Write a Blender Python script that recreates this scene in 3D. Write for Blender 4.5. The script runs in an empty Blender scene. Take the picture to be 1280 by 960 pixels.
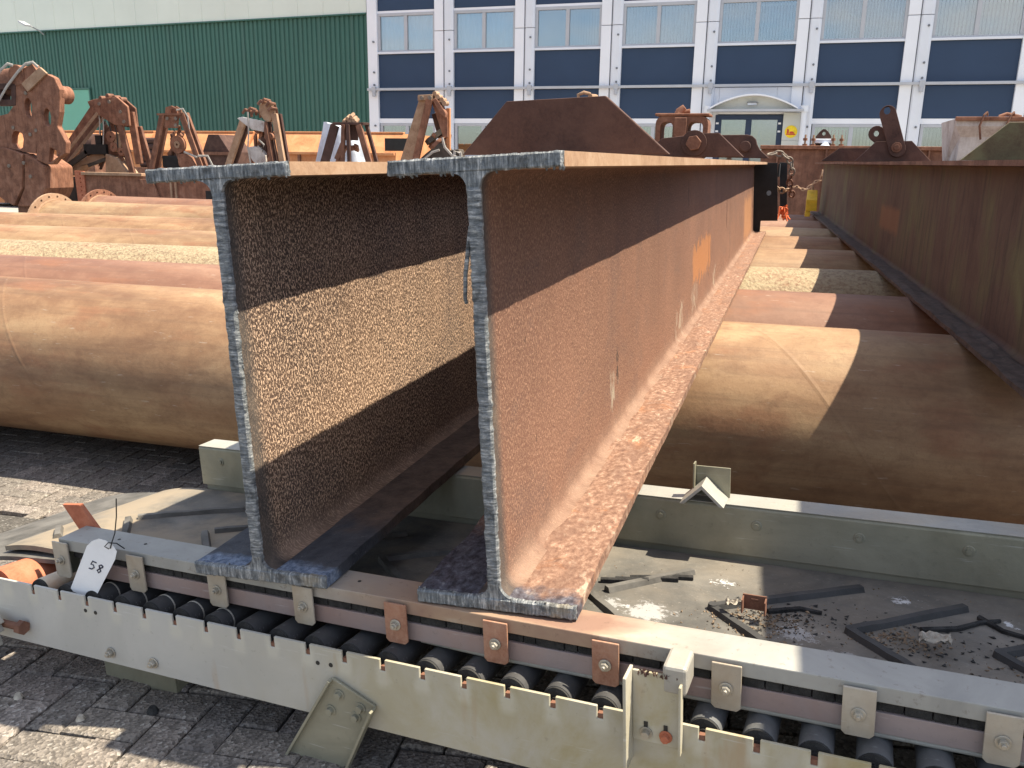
import bpy, bmesh, math, random
from mathutils import Vector, Matrix, noise as mnoise
from mathutils.geometry import tessellate_polygon
random.seed(7)
C = bpy.context.scene.collection
SC = bpy.context.scene
R = math.radians

# ------------------------------------------------------------------ camera
cam = bpy.data.cameras.new('camera')
cam_o = bpy.data.objects.new('camera', cam); C.objects.link(cam_o)
cam.sensor_fit = 'HORIZONTAL'; cam.sensor_width = 36.0
cam.lens = 1060.0 / 1280.0 * 36.0
cam.clip_start = 0.02; cam.clip_end = 3000
# columns: camera right, up, back in world space (pitch 14.8 deg down, yaw 18 deg left, slight roll)
rx = Vector((0.94986799, 0.31229757, 0.01486676))
dn = Vector((0.09356276, -0.23856064, -0.96660997))
fw = Vector((-0.29832332, 0.91954285, -0.25582054))
M = Matrix((( rx.x, -dn.x, -fw.x, 0.0), (rx.y, -dn.y, -fw.y, 0.0), (rx.z, -dn.z, -fw.z, 1.36), (0, 0, 0, 1)))
cam_o.matrix_world = M
SC.camera = cam_o

# ------------------------------------------------------------------ light
SUN = Vector((0.51, 0.13, 1.0)).normalized()          # towards the sun
EL = math.asin(SUN.z); AZ = math.atan2(SUN.x, SUN.y)
world = bpy.data.worlds.new('World'); SC.world = world; world.use_nodes = True
wt = world.node_tree
sky = wt.nodes.new('ShaderNodeTexSky'); sky.sky_type = 'NISHITA'; sky.sun_disc = False
sky.sun_elevation = EL; sky.sun_rotation = AZ; sky.air_density = 1.0; sky.dust_density = 1.0; sky.ozone_density = 1.0
tcw = wt.nodes.new('ShaderNodeTexCoord'); mpw = wt.nodes.new('ShaderNodeMapping'); mpw.inputs['Scale'].default_value = (1, 1, 2.2)
wt.links.new(tcw.outputs['Generated'], mpw.inputs[0])
cln = wt.nodes.new('ShaderNodeTexNoise'); cln.inputs['Scale'].default_value = 2.6; cln.inputs['Detail'].default_value = 7; cln.inputs['Roughness'].default_value = 0.58
wt.links.new(mpw.outputs[0], cln.inputs['Vector'])
clr = wt.nodes.new('ShaderNodeValToRGB'); clr.color_ramp.elements[0].position = 0.45; clr.color_ramp.elements[1].position = 0.63
wt.links.new(cln.outputs['Fac'], clr.inputs[0])
clm = wt.nodes.new('ShaderNodeMix'); clm.data_type = 'RGBA'; clm.inputs[7].default_value = (5.2, 5.1, 5.0, 1)      # scattered white clouds
wt.links.new(clr.outputs[0], clm.inputs[0]); wt.links.new(sky.outputs[0], clm.inputs[6])
wt.links.new(clm.outputs[2], wt.nodes['Background'].inputs[0])
wt.nodes['Background'].inputs[1].default_value = 0.105
sl = bpy.data.lights.new('sun', 'SUN'); sl.energy = 4.7; sl.angle = R(0.5); sl.color = (1.0, 0.90, 0.72)
so = bpy.data.objects.new('sun', sl); C.objects.link(so)
so.rotation_euler = SUN.to_track_quat('Z', 'Y').to_euler(); so.location = (6, 6, 12)
SC.view_settings.view_transform = 'Standard'; SC.view_settings.look = 'None'
SC.view_settings.exposure = 1.22; SC.view_settings.gamma = 1.0; SC.view_settings.use_curve_mapping = False
SC.cycles.max_bounces = 8; SC.cycles.transparent_max_bounces = 12
SC.cycles.use_denoising = True

# ------------------------------------------------------------------ material helpers
class N:
    def __init__(s, name):
        s.m = bpy.data.materials.new(name); s.m.use_nodes = True
        s.t = s.m.node_tree; s.b = s.t.nodes['Principled BSDF']
    def new(s, kind): return s.t.nodes.new(kind)
    def put(s, sock, v):
        if isinstance(v, bpy.types.NodeSocket): s.t.links.new(v, sock)
        elif isinstance(v, (tuple, list)) and len(v) == 3 and sock.type == 'RGBA': sock.default_value = (*v, 1)
        else: sock.default_value = v
    def co(s, scale=(1, 1, 1), rot=(0, 0, 0), loc=(0, 0, 0)):
        tc = s.new('ShaderNodeTexCoord'); mp = s.new('ShaderNodeMapping')
        s.t.links.new(tc.outputs['Object'], mp.inputs['Vector'])
        mp.inputs['Scale'].default_value = scale; mp.inputs['Rotation'].default_value = rot; mp.inputs['Location'].default_value = loc
        return mp.outputs[0]
    def xyz(s, v=None):
        n = s.new('ShaderNodeSeparateXYZ'); s.put(n.inputs[0], v if v is not None else s.co()); return n.outputs
    def noise(s, v, scale, detail=4.0, rough=0.55, dist=0.0):
        n = s.new('ShaderNodeTexNoise'); s.put(n.inputs['Vector'], v)
        n.inputs['Scale'].default_value = scale; n.inputs['Detail'].default_value = detail
        n.inputs['Roughness'].default_value = rough; n.inputs['Distortion'].default_value = dist
        return n.outputs['Fac']
    def voro(s, v, scale, feature='F1', out='Distance', rnd=1.0):
        n = s.new('ShaderNodeTexVoronoi'); n.feature = feature; s.put(n.inputs['Vector'], v)
        n.inputs['Scale'].default_value = scale; n.inputs['Randomness'].default_value = rnd
        return n.outputs[out]
    def ramp(s, f, stops, interp='LINEAR'):
        n = s.new('ShaderNodeValToRGB'); n.color_ramp.interpolation = interp; s.put(n.inputs[0], f)
        e = n.color_ramp.elements
        while len(e) < len(stops): e.new(0.5)
        for i, (p, c) in enumerate(stops):
            e[i].position = p
            e[i].color = (c, c, c, 1) if not isinstance(c, (tuple, list)) else (*c, 1)
        return n.outputs[0]
    def mix(s, f, a, b, mode='MIX'):
        n = s.new('ShaderNodeMix'); n.data_type = 'RGBA'; n.blend_type = mode
        s.put(n.inputs[0], f); s.put(n.inputs[6], a); s.put(n.inputs[7], b); return n.outputs[2]
    def math(s, op, a, b=0.0, c=0.0):
        n = s.new('ShaderNodeMath'); n.operation = op; s.put(n.inputs[0], a); s.put(n.inputs[1], b); s.put(n.inputs[2], c); return n.outputs[0]
    def band(s, x, lo, hi, soft):
        a = s.math('MULTIPLY_ADD', x, 1 / soft, -lo / soft); a2 = s.new('ShaderNodeClamp'); s.put(a2.inputs[0], a)
        b = s.math('MULTIPLY_ADD', x, -1 / soft, hi / soft); b2 = s.new('ShaderNodeClamp'); s.put(b2.inputs[0], b)
        return s.math('MULTIPLY', a2.outputs[0], b2.outputs[0])
    def rand(s):
        return s.new('ShaderNodeObjectInfo').outputs['Random']
    def bump(s, h, strength=0.5, dist=0.002, nrm=None):
        n = s.new('ShaderNodeBump'); s.put(n.inputs['Height'], h)
        n.inputs['Strength'].default_value = strength; n.inputs['Distance'].default_value = dist
        if nrm is not None: s.put(n.inputs['Normal'], nrm)
        return n.outputs[0]
    def done(s, color, rough=0.7, metal=0.0, normal=None, spec=0.5):
        s.put(s.b.inputs['Base Color'], color); s.put(s.b.inputs['Roughness'], rough); s.put(s.b.inputs['Metallic'], metal)
        s.put(s.b.inputs['Specular IOR Level'], spec)
        if normal is not None: s.put(s.b.inputs['Normal'], normal)
        return s.m

MT = {}
def rust(name, dark, mid, light, scale=6.0, bump=0.5, grain=90.0, rough=0.85, streak=0.0, spots=0.35):
    n = N(name); v = n.co()
    big = n.noise(v, scale, 6, 0.62, 0.4)
    c = n.ramp(big, [(0.30, dark), (0.50, mid), (0.70, light)])
    fine = n.noise(v, grain, 5, 0.7)
    c = n.mix(n.ramp(fine, [(0.35, 0.0), (0.72, 1.0)]), c, n.mix(0.55, c, light), 'MIX')
    sp = n.noise(v, grain * 0.32, 3, 0.6)
    c = n.mix(n.math('MULTIPLY', n.ramp(sp, [(0.60, 0.0), (0.70, 1.0)]), spots), c, dark)
    if streak:
        st = n.noise(n.co((9, 9, 0.7)), 3.0, 5, 0.6)
        c = n.mix(n.math('MULTIPLY', n.ramp(st, [(0.45, 0.0), (0.7, 1.0)]), streak), c, dark)
    h = n.math('ADD', n.math('MULTIPLY', fine, 0.6), big)
    MT[name] = n.done(c, n.ramp(big, [(0.3, rough), (0.7, rough - 0.15)]), 0.0, n.bump(h, bump, 0.004), 0.25)

rust('rust_plate', (0.040, 0.022, 0.019), (0.070, 0.038, 0.031), (0.11, 0.06, 0.046), 7, 0.35, 140)
rust('rust_orange', (0.085, 0.038, 0.026), (0.225, 0.098, 0.058), (0.35, 0.18, 0.115), 7, 0.5, 70, streak=0.45)
rust('rust_bright', (0.34, 0.13, 0.055), (0.50, 0.21, 0.09), (0.60, 0.30, 0.15), 3, 0.3, 40, streak=0.2)
rust('rust_tan', (0.22, 0.125, 0.075), (0.34, 0.21, 0.13), (0.45, 0.31, 0.21), 8, 0.4, 80)
rust('rust_brown', (0.075, 0.036, 0.026), (0.17, 0.080, 0.052), (0.28, 0.145, 0.095), 7, 0.5, 90, streak=0.4)
rust('rust_grey', (0.035, 0.030, 0.027), (0.065, 0.055, 0.046), (0.11, 0.088, 0.07), 6, 0.4, 80)
rust('rust_bolt', (0.10, 0.075, 0.06), (0.19, 0.15, 0.12), (0.30, 0.25, 0.20), 40, 0.3, 300)
rust('rust_red', (0.30, 0.085, 0.045), (0.42, 0.135, 0.07), (0.50, 0.19, 0.11), 25, 0.3, 220)
rust('whitish_steel', (0.22, 0.15, 0.12), (0.50, 0.47, 0.44), (0.66, 0.64, 0.62), 4, 0.3, 60, streak=0.25)

def pipe_mat(name, dark, mid, light, crust=0.0, yellow=0.25):
    n = N(name); v = n.co(); x = n.co((0.6, 2.2, 2.2))
    big = n.noise(x, 1.6, 6, 0.6, 0.8); med = n.noise(v, 9, 6, 0.65)
    c = n.ramp(big, [(0.30, dark), (0.5, mid), (0.68, light)])
    c = n.mix(n.math('MULTIPLY', n.ramp(med, [(0.42, 0.0), (0.66, 1.0)]), 0.55), c, n.mix(0.5, c, light))
    yv = n.noise(n.co((0.8, 1.5, 1.5), loc=(3, 1, 2)), 1.3, 4, 0.5)
    c = n.mix(n.math('MULTIPLY', n.ramp(yv, [(0.5, 0.0), (0.7, 1.0)]), yellow), c, (0.50, 0.40, 0.22))
    rd = n.noise(n.co((1.2, 2.5, 2.5), loc=(7, 3, 5)), 2.1, 5, 0.6)
    c = n.mix(n.math('MULTIPLY', n.ramp(rd, [(0.52, 0.0), (0.64, 1.0)]), 0.6), c, (0.25, 0.11, 0.058))
    bl = n.noise(n.co((1.6, 3, 3), loc=(1, 8, 3)), 3.3, 7, 0.72, 0.6)
    c = n.mix(n.math('MULTIPLY', n.ramp(bl, [(0.48, 0.0), (0.72, 1.0)]), 0.6), c, dark)
    ln = n.noise(n.co((0.7, 30, 30)), 1.0, 5, 0.7)
    c = n.mix(n.math('MULTIPLY', n.ramp(ln, [(0.48, 0.0), (0.68, 1.0)]), 0.32), c, n.mix(0.5, dark, (0.10, 0.07, 0.05)))
    gr = n.noise(v, 34, 6, 0.75)
    c = n.mix(n.math('MULTIPLY', n.ramp(gr, [(0.50, 0.0), (0.66, 1.0)]), 0.45), c, n.mix(0.6, c, dark))
    fine = n.noise(v, 160, 4, 0.7)
    c = n.mix(n.math('MULTIPLY', n.ramp(fine, [(0.55, 0.0), (0.75, 1.0)]), 0.35), c, dark)
    # spiral weld line of the tube
    px, py, pz = n.xyz()
    ang = n.math('ARCTAN2', py, pz)
    ph = n.math('FRACT', n.math('ADD', n.math('MULTIPLY', px, 0.62), n.math('MULTIPLY', ang, 1 / (2 * math.pi))))
    weld = n.ramp(n.math('ABSOLUTE', n.math('SUBTRACT', ph, 0.5)), [(0.0, 1.0), (0.003, 0.9), (0.005, 0.0)])
    c = n.mix(n.math('MULTIPLY', weld, 0.22), c, n.mix(0.4, dark, light))
    # scratches and pale rub marks
    sc = n.noise(n.co((3, 14, 14), rot=(0.3, 0.2, 0.5)), 5, 3, 0.5)
    c = n.mix(n.math('MULTIPLY', n.ramp(sc, [(0.68, 0.0), (0.75, 1.0)]), 0.35), c, (0.46, 0.40, 0.33))
    h = n.math('ADD', n.math('MULTIPLY', gr, 0.6), n.math('ADD', med, n.math('MULTIPLY', weld, 0.5)))
    st = 0.45
    if crust:
        cr = n.voro(v, 55); cr2 = n.noise(v, 45, 5, 0.75)
        k = n.ramp(cr2, [(0.40, 0.0), (0.56, 1.0)])
        c = n.mix(n.math('MULTIPLY', k, crust), c, (0.40, 0.33, 0.205))
        dk = n.ramp(n.noise(v, 70, 4, 0.7), [(0.62, 0.0), (0.70, 1.0)])
        c = n.mix(n.math('MULTIPLY', dk, 0.8 * crust), c, (0.12, 0.10, 0.06))
        h = n.math('ADD', n.math('MULTIPLY', cr2, 2.5), cr); st = 0.9
    MT[name] = n.done(c, 0.62, 0.0, n.bump(h, st, 0.004), 0.35)
pipe_mat('pipe_a', (0.145, 0.074, 0.042), (0.265, 0.152, 0.082), (0.38, 0.25, 0.142))
pipe_mat('pipe_b', (0.16, 0.078, 0.052), (0.235, 0.122, 0.079), (0.30, 0.175, 0.115), yellow=0.05)
pipe_mat('pipe_crust', (0.17, 0.11, 0.064), (0.26, 0.175, 0.105), (0.36, 0.27, 0.165), crust=0.7)
pipe_mat('pipe_c', (0.18, 0.10, 0.056), (0.29, 0.18, 0.10), (0.375, 0.255, 0.15), yellow=0.35)

def web_mat(name, dark, mid, fleck, contrast, orange=True):
    n = N(name); v = n.co()
    big = n.noise(v, 4.5, 6, 0.6, 0.3)
    base = n.ramp(big, [(0.32, dark), (0.6, mid)])
    a = n.noise(n.co((1.0, 400, 205)), 1.0, 3, 0.55, 0.35)
    b = n.noise(n.co((1.0, 700, 420)), 1.0, 2, 0.5)
    f = n.ramp(n.math('ADD', n.math('MULTIPLY', a, 0.72), n.math('MULTIPLY', b, 0.28)), [(0.505, 0.0), (0.565, 1.0)])
    strength = n.math('MULTIPLY', f, n.ramp(n.noise(v, 3.2, 3, 0.5), [(0.3, contrast * 0.65), (0.7, contrast)]))
    c = n.mix(strength, base, fleck)
    pits = n.ramp(n.noise(n.co((1, 60, 26), loc=(0, 4, 2)), 1.0, 4, 0.7), [(0.655, 0.0), (0.70, 1.0)])
    c = n.mix(n.math('MULTIPLY', pits, 0.7), c, (0.03, 0.022, 0.02))
    h = n.math('ADD', n.math('MULTIPLY', f, 1.0), n.math('MULTIPLY', pits, -1.2))
    px, py, pz = n.xyz()
    dirt = n.ramp(n.noise(v, 14, 5, 0.7), [(0.35, 0.0), (0.65, 1.0)])
    # mill scale islands, water runs and smoother worn patches break the speckle
    isl = n.noise(n.co((1, 3.2, 4.5), loc=(0, 2, 7)), 1.5, 7, 0.68, 0.5)
    c = n.mix(n.math('MULTIPLY', n.ramp(isl, [(0.52, 0.0), (0.62, 1.0)]), 0.55), c, n.mix(f, n.mix(0.5, dark, (0.10, 0.075, 0.07)), n.mix(0.55, mid, fleck)))
    runs = n.noise(n.co((1, 16, 1.1), loc=(0, 1, 3)), 1.6, 6, 0.7, 0.2)
    c = n.mix(n.math('MULTIPLY', n.ramp(runs, [(0.56, 0.0), (0.66, 1.0)]), 0.42), c, n.mix(0.35, dark, mid))
    c = n.mix(n.math('MULTIPLY', n.ramp(runs, [(0.30, 1.0), (0.40, 0.0)]), 0.25), c, n.mix(0.5, fleck, (0.30, 0.14, 0.07)))
    # paler scoured fillet above the lower flange, burnt dark band beside the cut end
    foot = n.math('MULTIPLY', n.band(pz, -0.2, 0.062, 0.045), 0.75)
    c = n.mix(foot, c, n.mix(dirt, n.mix(0.5, mid, (0.20, 0.14, 0.105)), (0.32, 0.215, 0.155)))
    burnt = n.band(py, -0.2, 0.030, 0.022)
    c = n.mix(n.math('MULTIPLY', burnt, 0.85), c, n.mix(dirt, (0.030, 0.032, 0.036), (0.13, 0.105, 0.085)))
    if orange:
        wob = n.math('MULTIPLY', n.math('SUBTRACT', n.noise(v, 22, 4, 0.6), 0.5), 0.22)
        yy = n.math('ADD', py, wob); zz = n.math('ADD', pz, wob)
        p1 = n.math('MULTIPLY', n.band(yy, 2.05, 2.72, 0.05), n.band(zz, 0.13, 0.27, 0.02))
        c = n.mix(n.math('MULTIPLY', p1, 0.6), c, (0.44, 0.18, 0.06))
        p2 = n.math('MULTIPLY', n.band(yy, 4.9, 6.0, 0.2), n.band(zz, 0.02, 0.34, 0.05))
        c = n.mix(n.math('MULTIPLY', p2, 0.45), c, (0.50, 0.24, 0.10))
        for (y0, y1, z0, z1) in ((1.62, 1.80, 0.035, 0.12), (2.02, 2.22, 0.045, 0.13), (2.78, 2.95, 0.03, 0.11), (0.66, 0.74, 0.06, 0.16)):
            stk = n.ramp(n.noise(n.co((1, 28, 4.5), loc=(0, y0, 0)), 1.6, 5, 0.7), [(0.46, 0.0), (0.56, 1.0)])
            k = n.math('MULTIPLY', n.math('MULTIPLY', n.band(yy, y0, y1, 0.04), n.band(zz, z0, z1, 0.02)), stk)
            c = n.mix(n.math('MULTIPLY', k, 0.7), c, (0.40, 0.36, 0.28))
        for (y0, z0, z1) in ((0.745, 0.10, 0.19), (2.62, 0.09, 0.30), (3.75, 0.05, 0.5), (1.95, 0.40, 0.50)):
            w = n.math('ADD', py, n.math('MULTIPLY', n.math('SUBTRACT', n.noise(v, 60, 3, 0.6), 0.5), 0.05))
            k = n.math('MULTIPLY', n.band(w, y0 - 0.010, y0 + 0.010, 0.008), n.band(pz, z0, z1, 0.02))
            c = n.mix(n.math('MULTIPLY', k, 0.8), c, (0.035, 0.028, 0.024))
    MT[name] = n.done(c, 0.8, 0.0, n.bump(h, 0.6, 0.0012), 0.25)
web_mat('web_fleck', (0.050, 0.034, 0.028), (0.115, 0.070, 0.047), (0.76, 0.53, 0.37), 0.95, orange=False)
web_mat('web_red', (0.135, 0.068, 0.047), (0.168, 0.082, 0.055), (0.40, 0.23, 0.152), 0.88)

def flange_mat(name):
    n = N(name); v = n.co()
    flow = n.co((75, 48, 48))
    a = n.noise(flow, 1.3, 6, 0.68, 0.15); big = n.noise(v, 5, 5, 0.6)
    c = n.ramp(a, [(0.26, (0.085, 0.05, 0.04)), (0.42, (0.18, 0.098, 0.068)), (0.56, (0.275, 0.165, 0.115)), (0.72, (0.44, 0.32, 0.24))])
    org = n.ramp(n.noise(v, 9, 5, 0.65, 0.6), [(0.55, 0.0), (0.68, 1.0)])
    px, py, pz = n.xyz()
    front = n.band(n.math('ADD', py, n.math('MULTIPLY', org, -0.1)), 0.03, 0.30, 0.08)
    c = n.mix(n.math('MULTIPLY', org, n.math('MULTIPLY_ADD', front, 0.5, 0.3)), c, (0.46, 0.175, 0.055))
    pale = n.ramp(n.noise(n.co((34, 13, 13), loc=(2, 2, 2)), 1.0, 5, 0.7), [(0.60, 0.0), (0.68, 1.0)])
    c = n.mix(n.math('MULTIPLY', pale, 0.6), c, (0.55, 0.45, 0.34))
    brn = n.ramp(n.noise(n.co((22, 7, 7), loc=(5, 1, 2)), 1.0, 6, 0.7), [(0.50, 0.0), (0.62, 1.0)])
    c = n.mix(n.math('MULTIPLY', brn, 0.55), c, (0.15, 0.085, 0.062))
    px, py, pz = n.xyz()
    wob = n.math('MULTIPLY', n.math('SUBTRACT', n.noise(v, 30, 4, 0.6), 0.5), 0.09)
    burn = n.math('MAXIMUM', n.band(n.math('ADD', py, wob), -0.3, 0.030, 0.025), n.math('MULTIPLY', n.band(n.math('ADD', px, wob), -0.3, 0.004, 0.012), n.band(n.math('ADD', py, n.math('MULTIPLY', wob, 2.0)), -0.4, 0.26, 0.10)))
    c = n.mix(n.math('MULTIPLY', burn, 0.85), c, n.ramp(a, [(0.40, (0.022, 0.027, 0.040)), (0.62, (0.085, 0.10, 0.135)), (0.74, (0.24, 0.25, 0.27))]))
    MT[name] = n.done(c, 0.85, 0.0, n.bump(n.math('ADD', a, n.noise(v, 160, 4, 0.7)), 0.55, 0.003), 0.25)
flange_mat('flange_rough')

def scorched_mat(name):
    n = N(name); v = n.co()
    a = n.noise(v, 26, 6, 0.7); b = n.noise(v, 110, 4, 0.75)
    px, py, pz = n.xyz()
    wob = n.math('MULTIPLY', n.math('SUBTRACT', n.noise(v, 18, 4, 0.6), 0.5), 0.25)
    near = n.band(n.math('ADD', py, wob), -0.4, 0.22, 0.10)
    c = n.mix(near, n.ramp(a, [(0.3, (0.045, 0.034, 0.030)), (0.7, (0.15, 0.105, 0.085))]), n.ramp(a, [(0.3, (0.030, 0.034, 0.045)), (0.7, (0.085, 0.088, 0.10))]))
    edge = n.band(n.math('ADD', py, n.math('MULTIPLY', wob, 0.22)), -0.4, 0.022, 0.015)
    c = n.mix(n.math('MULTIPLY', edge, 0.9), c, n.ramp(b, [(0.35, (0.05, 0.08, 0.14)), (0.65, (0.26, 0.31, 0.40))]))
    c = n.mix(n.math('MULTIPLY', n.ramp(b, [(0.66, 0.0), (0.72, 1.0)]), 0.6), c, (0.36, 0.34, 0.33))
    MT[name] = n.done(c, 0.72, 0.0, n.bump(n.math('ADD', a, b), 0.8, 0.004), 0.3)
scorched_mat('flange_scorched')

def cut_mat(name):
    n = N(name); v = n.co()
    px, py, pz = n.xyz()
    inweb = n.band(pz, 0.030, 0.525, 0.012)                    # drag lines run across the plate that was cut
    drag = n.new('ShaderNodeMix'); n.put(drag.inputs[0], inweb)
    n.put(drag.inputs[2], n.noise(n.co((330, 60, 40)), 1.0, 5, 0.7, 0.2)); n.put(drag.inputs[3], n.noise(n.co((50, 60, 300)), 1.0, 5, 0.7, 0.2))
    s = n.math('ADD', n.math('MULTIPLY', drag.outputs[0], 0.7), n.math('MULTIPLY', n.noise(v, 90, 5, 0.7), 0.3)); b = n.noise(v, 28, 5, 0.65); f = n.noise(v, 240, 3, 0.7)
    c = n.ramp(s, [(0.37, (0.040, 0.043, 0.047)), (0.46, (0.125, 0.135, 0.142)), (0.54, (0.24, 0.25, 0.255)), (0.63, (0.55, 0.55, 0.54))])
    c = n.mix(n.math('MULTIPLY', n.ramp(b, [(0.40, 0.0), (0.62, 1.0)]), 0.30), c, (0.12, 0.145, 0.165))
    c = n.mix(n.math('MULTIPLY', n.ramp(n.noise(v, 17, 4, 0.6), [(0.60, 0.0), (0.70, 1.0)]), 0.5), c, (0.27, 0.22, 0.14))
    c = n.mix(n.math('MULTIPLY', n.ramp(n.noise(v, 40, 4, 0.6), [(0.58, 0.0), (0.66, 1.0)]), 0.6), c, (0.03, 0.031, 0.033))
    MT[name] = n.done(c, 0.5, 0.1, n.bump(n.math('ADD', n.math('MULTIPLY', s, 2.0), f), 0.9, 0.0016), 0.45)
cut_mat('torch_cut_steel')

def galv(name, a, b, stain, amount=0.5, metal=0.25, rough=0.5, scale=7):
    n = N(name); v = n.co()
    big = n.noise(n.co((0.8, 1, 1)), scale, 6, 0.62, 0.6)
    c = n.ramp(big, [(0.32, a), (0.68, b)])
    st = n.noise(n.co((1.0, 1.0, 0.55), loc=(5, 2, 1)), scale * 0.55, 5, 0.6, 0.4)
    c = n.mix(n.math('MULTIPLY', n.ramp(st, [(0.42, 0.0), (0.66, 1.0)]), amount), c, stain)
    sp = n.noise(v, 90, 4, 0.7)
    c = n.mix(n.math('MULTIPLY', n.ramp(sp, [(0.60, 0.0), (0.70, 1.0)]), 0.35), c, n.mix(0.6, c, (0.08, 0.07, 0.05)))
    scr = n.noise(n.co((6, 60, 90), rot=(0, 0.25, 0)), 2, 3, 0.6)
    c = n.mix(n.math('MULTIPLY', n.ramp(scr, [(0.66, 0.0), (0.72, 1.0)]), 0.25), c, (0.62, 0.62, 0.6))
    MT[name] = n.done(c, n.ramp(big, [(0.3, rough + 0.1), (0.7, rough - 0.08)]), metal, n.bump(n.math('ADD', sp, big), 0.18, 0.003), 0.4)
galv('galv_plate', (0.44, 0.43, 0.40), (0.56, 0.55, 0.50), (0.46, 0.40, 0.25), 0.5, 0.05, 0.6, 5)
galv('galv_rail', (0.27, 0.268, 0.25), (0.385, 0.375, 0.34), (0.40, 0.33, 0.23), 0.5, 0.15, 0.5, 9)
galv('galv_dull', (0.235, 0.226, 0.17), (0.345, 0.33, 0.25), (0.16, 0.145, 0.095), 0.6, 0.2, 0.5, 8)
galv('rail_rusty', (0.33, 0.20, 0.13), (0.44, 0.31, 0.21), (0.40, 0.17, 0.08), 0.8, 0.1, 0.65, 9)
galv('strap_grey', (0.36, 0.32, 0.26), (0.47, 0.42, 0.34), (0.26, 0.17, 0.09), 0.5, 0.15, 0.55, 18)
galv('bar_pink', (0.25, 0.20, 0.19), (0.34, 0.27, 0.25), (0.30, 0.16, 0.11), 0.5, 0.1, 0.65, 9)
galv('roller_steel', (0.040, 0.042, 0.046), (0.085, 0.086, 0.09), (0.14, 0.125, 0.11), 0.45, 0.2, 0.5, 14)
galv('roller_grey', (0.12, 0.125, 0.13), (0.19, 0.195, 0.20), (0.10, 0.09, 0.08), 0.5, 0.2, 0.5, 14)
galv('roller_cream', (0.52, 0.47, 0.36), (0.62, 0.58, 0.45), (0.50, 0.19, 0.07), 0.7, 0.0, 0.6, 16)
galv('sunlit_edge', (0.50, 0.46, 0.38), (0.62, 0.58, 0.5), (0.5, 0.4, 0.3), 0.3, 0.1, 0.45, 16)

def belt_mat(name):
    n = N(name); v = n.co()
    px, py, pz = n.xyz()
    big = n.noise(v, 6, 6, 0.65, 0.5); fine = n.noise(v, 130, 4, 0.7)
    c = n.ramp(big, [(0.30, (0.060, 0.058, 0.055)), (0.5, (0.115, 0.109, 0.098)), (0.72, (0.20, 0.183, 0.158))])
    # brown dust lying on the worn, left part of the belt
    lf = n.new('ShaderNodeClamp'); n.put(lf.inputs[0], n.math('MULTIPLY_ADD', px, -2.2, -0.15))
    dust = n.math('MULTIPLY', n.ramp(n.noise(v, 5.0, 6, 0.65), [(0.40, 0.0), (0.60, 1.0)]), n.math('MULTIPLY_ADD', lf.outputs[0], 0.55, 0.22))
    c = n.mix(dust, c, (0.30, 0.24, 0.17))
    wob = n.math('MULTIPLY', n.math('SUBTRACT', n.noise(v, 60, 6, 0.8), 0.42), 0.16)
    for (cx, cy, rad, k) in ((0.228, 0.335, 0.014, 0.9), (0.150, 0.185, 0.034, 0.45), (0.350, 0.195, 0.028, 0.4), (0.482, 0.364, 0.015, 0.9), (0.613, 0.336, 0.008, 0.95), (0.095, 0.19, 0.02, 0.4), (0.40, 0.15, 0.02, 0.3)):
        d = n.math('SQRT', n.math('ADD', n.math('POWER', n.math('ABSOLUTE', n.math('SUBTRACT', px, cx)), 2.0), n.math('POWER', n.math('ABSOLUTE', n.math('SUBTRACT', py, cy)), 2.0)))
        m = n.ramp(n.math('ADD', d, wob), [(0.0, 1.0), (rad, 1.0), (rad * 1.25 + 0.002, 0.0)])
        c = n.mix(n.math('MULTIPLY', m, k), c, (0.56, 0.56, 0.56))
    c = n.mix(n.math('MULTIPLY', n.ramp(fine, [(0.6, 0.0), (0.7, 1.0)]), 0.35), c, (0.30, 0.27, 0.23))
    MT[name] = n.done(c, 0.8, 0.0, n.bump(n.math('ADD', n.math('MULTIPLY', fine, 0.4), big), 0.45, 0.003), 0.3)
belt_mat('belt_rubber')

def simple(name, col, rough=0.6, metal=0.0, var=0.15, scale=12, spec=0.4, bump=0.1):
    n = N(name); v = n.co()
    big = n.noise(v, scale, 5, 0.6)
    lo = tuple(x * (1 - var) for x in col); hi = tuple(min(1, x * (1 + var)) for x in col)
    c = n.ramp(big, [(0.3, lo), (0.7, hi)])
    MT[name] = n.done(c, rough, metal, n.bump(n.noise(v, scale * 12, 3, 0.6), bump, 0.002), spec)
simple('cleat_rubber', (0.115, 0.108, 0.098), 0.8, 0, 0.5, 14, 0.3, 0.4)
simple('cleat_dark', (0.050, 0.049, 0.048), 0.75, 0, 0.35, 14, 0.35, 0.4)
simple('strip_black', (0.035, 0.034, 0.033), 0.85, 0, 0.6, 60, 0.2, 0.8)
simple('bolt_zinc', (0.42, 0.39, 0.33), 0.4, 0.6, 0.25, 60)
simple('tag_white', (0.80, 0.80, 0.80), 0.6, 0, 0.03, 40)
simple('ink_black', (0.03, 0.03, 0.05), 0.6)
simple('wire_black', (0.02, 0.02, 0.02), 0.5)
simple('black_steel', (0.018, 0.017, 0.017), 0.6, 0.2, 0.3)
simple('yellow_paint', (0.70, 0.43, 0.03), 0.45, 0, 0.15, 20)
simple('orange_plastic', (0.75, 0.16, 0.05), 0.6, 0, 0.2, 30)
simple('blue_plastic', (0.015, 0.085, 0.30), 0.45, 0, 0.2, 20)
simple('bag_white', (0.62, 0.66, 0.72), 0.6, 0, 0.25, 5, 0.4, 0.3)
simple('debris_brown', (0.20, 0.14, 0.09), 0.9, 0, 0.5, 60)
simple('debris_grey', (0.38, 0.34, 0.28), 0.9, 0, 0.4, 60)
simple('timber', (0.26, 0.19, 0.12), 0.85, 0, 0.3, 8, 0.2, 0.5)
simple('hose_grey', (0.40, 0.37, 0.33), 0.6, 0, 0.2, 20)
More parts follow.
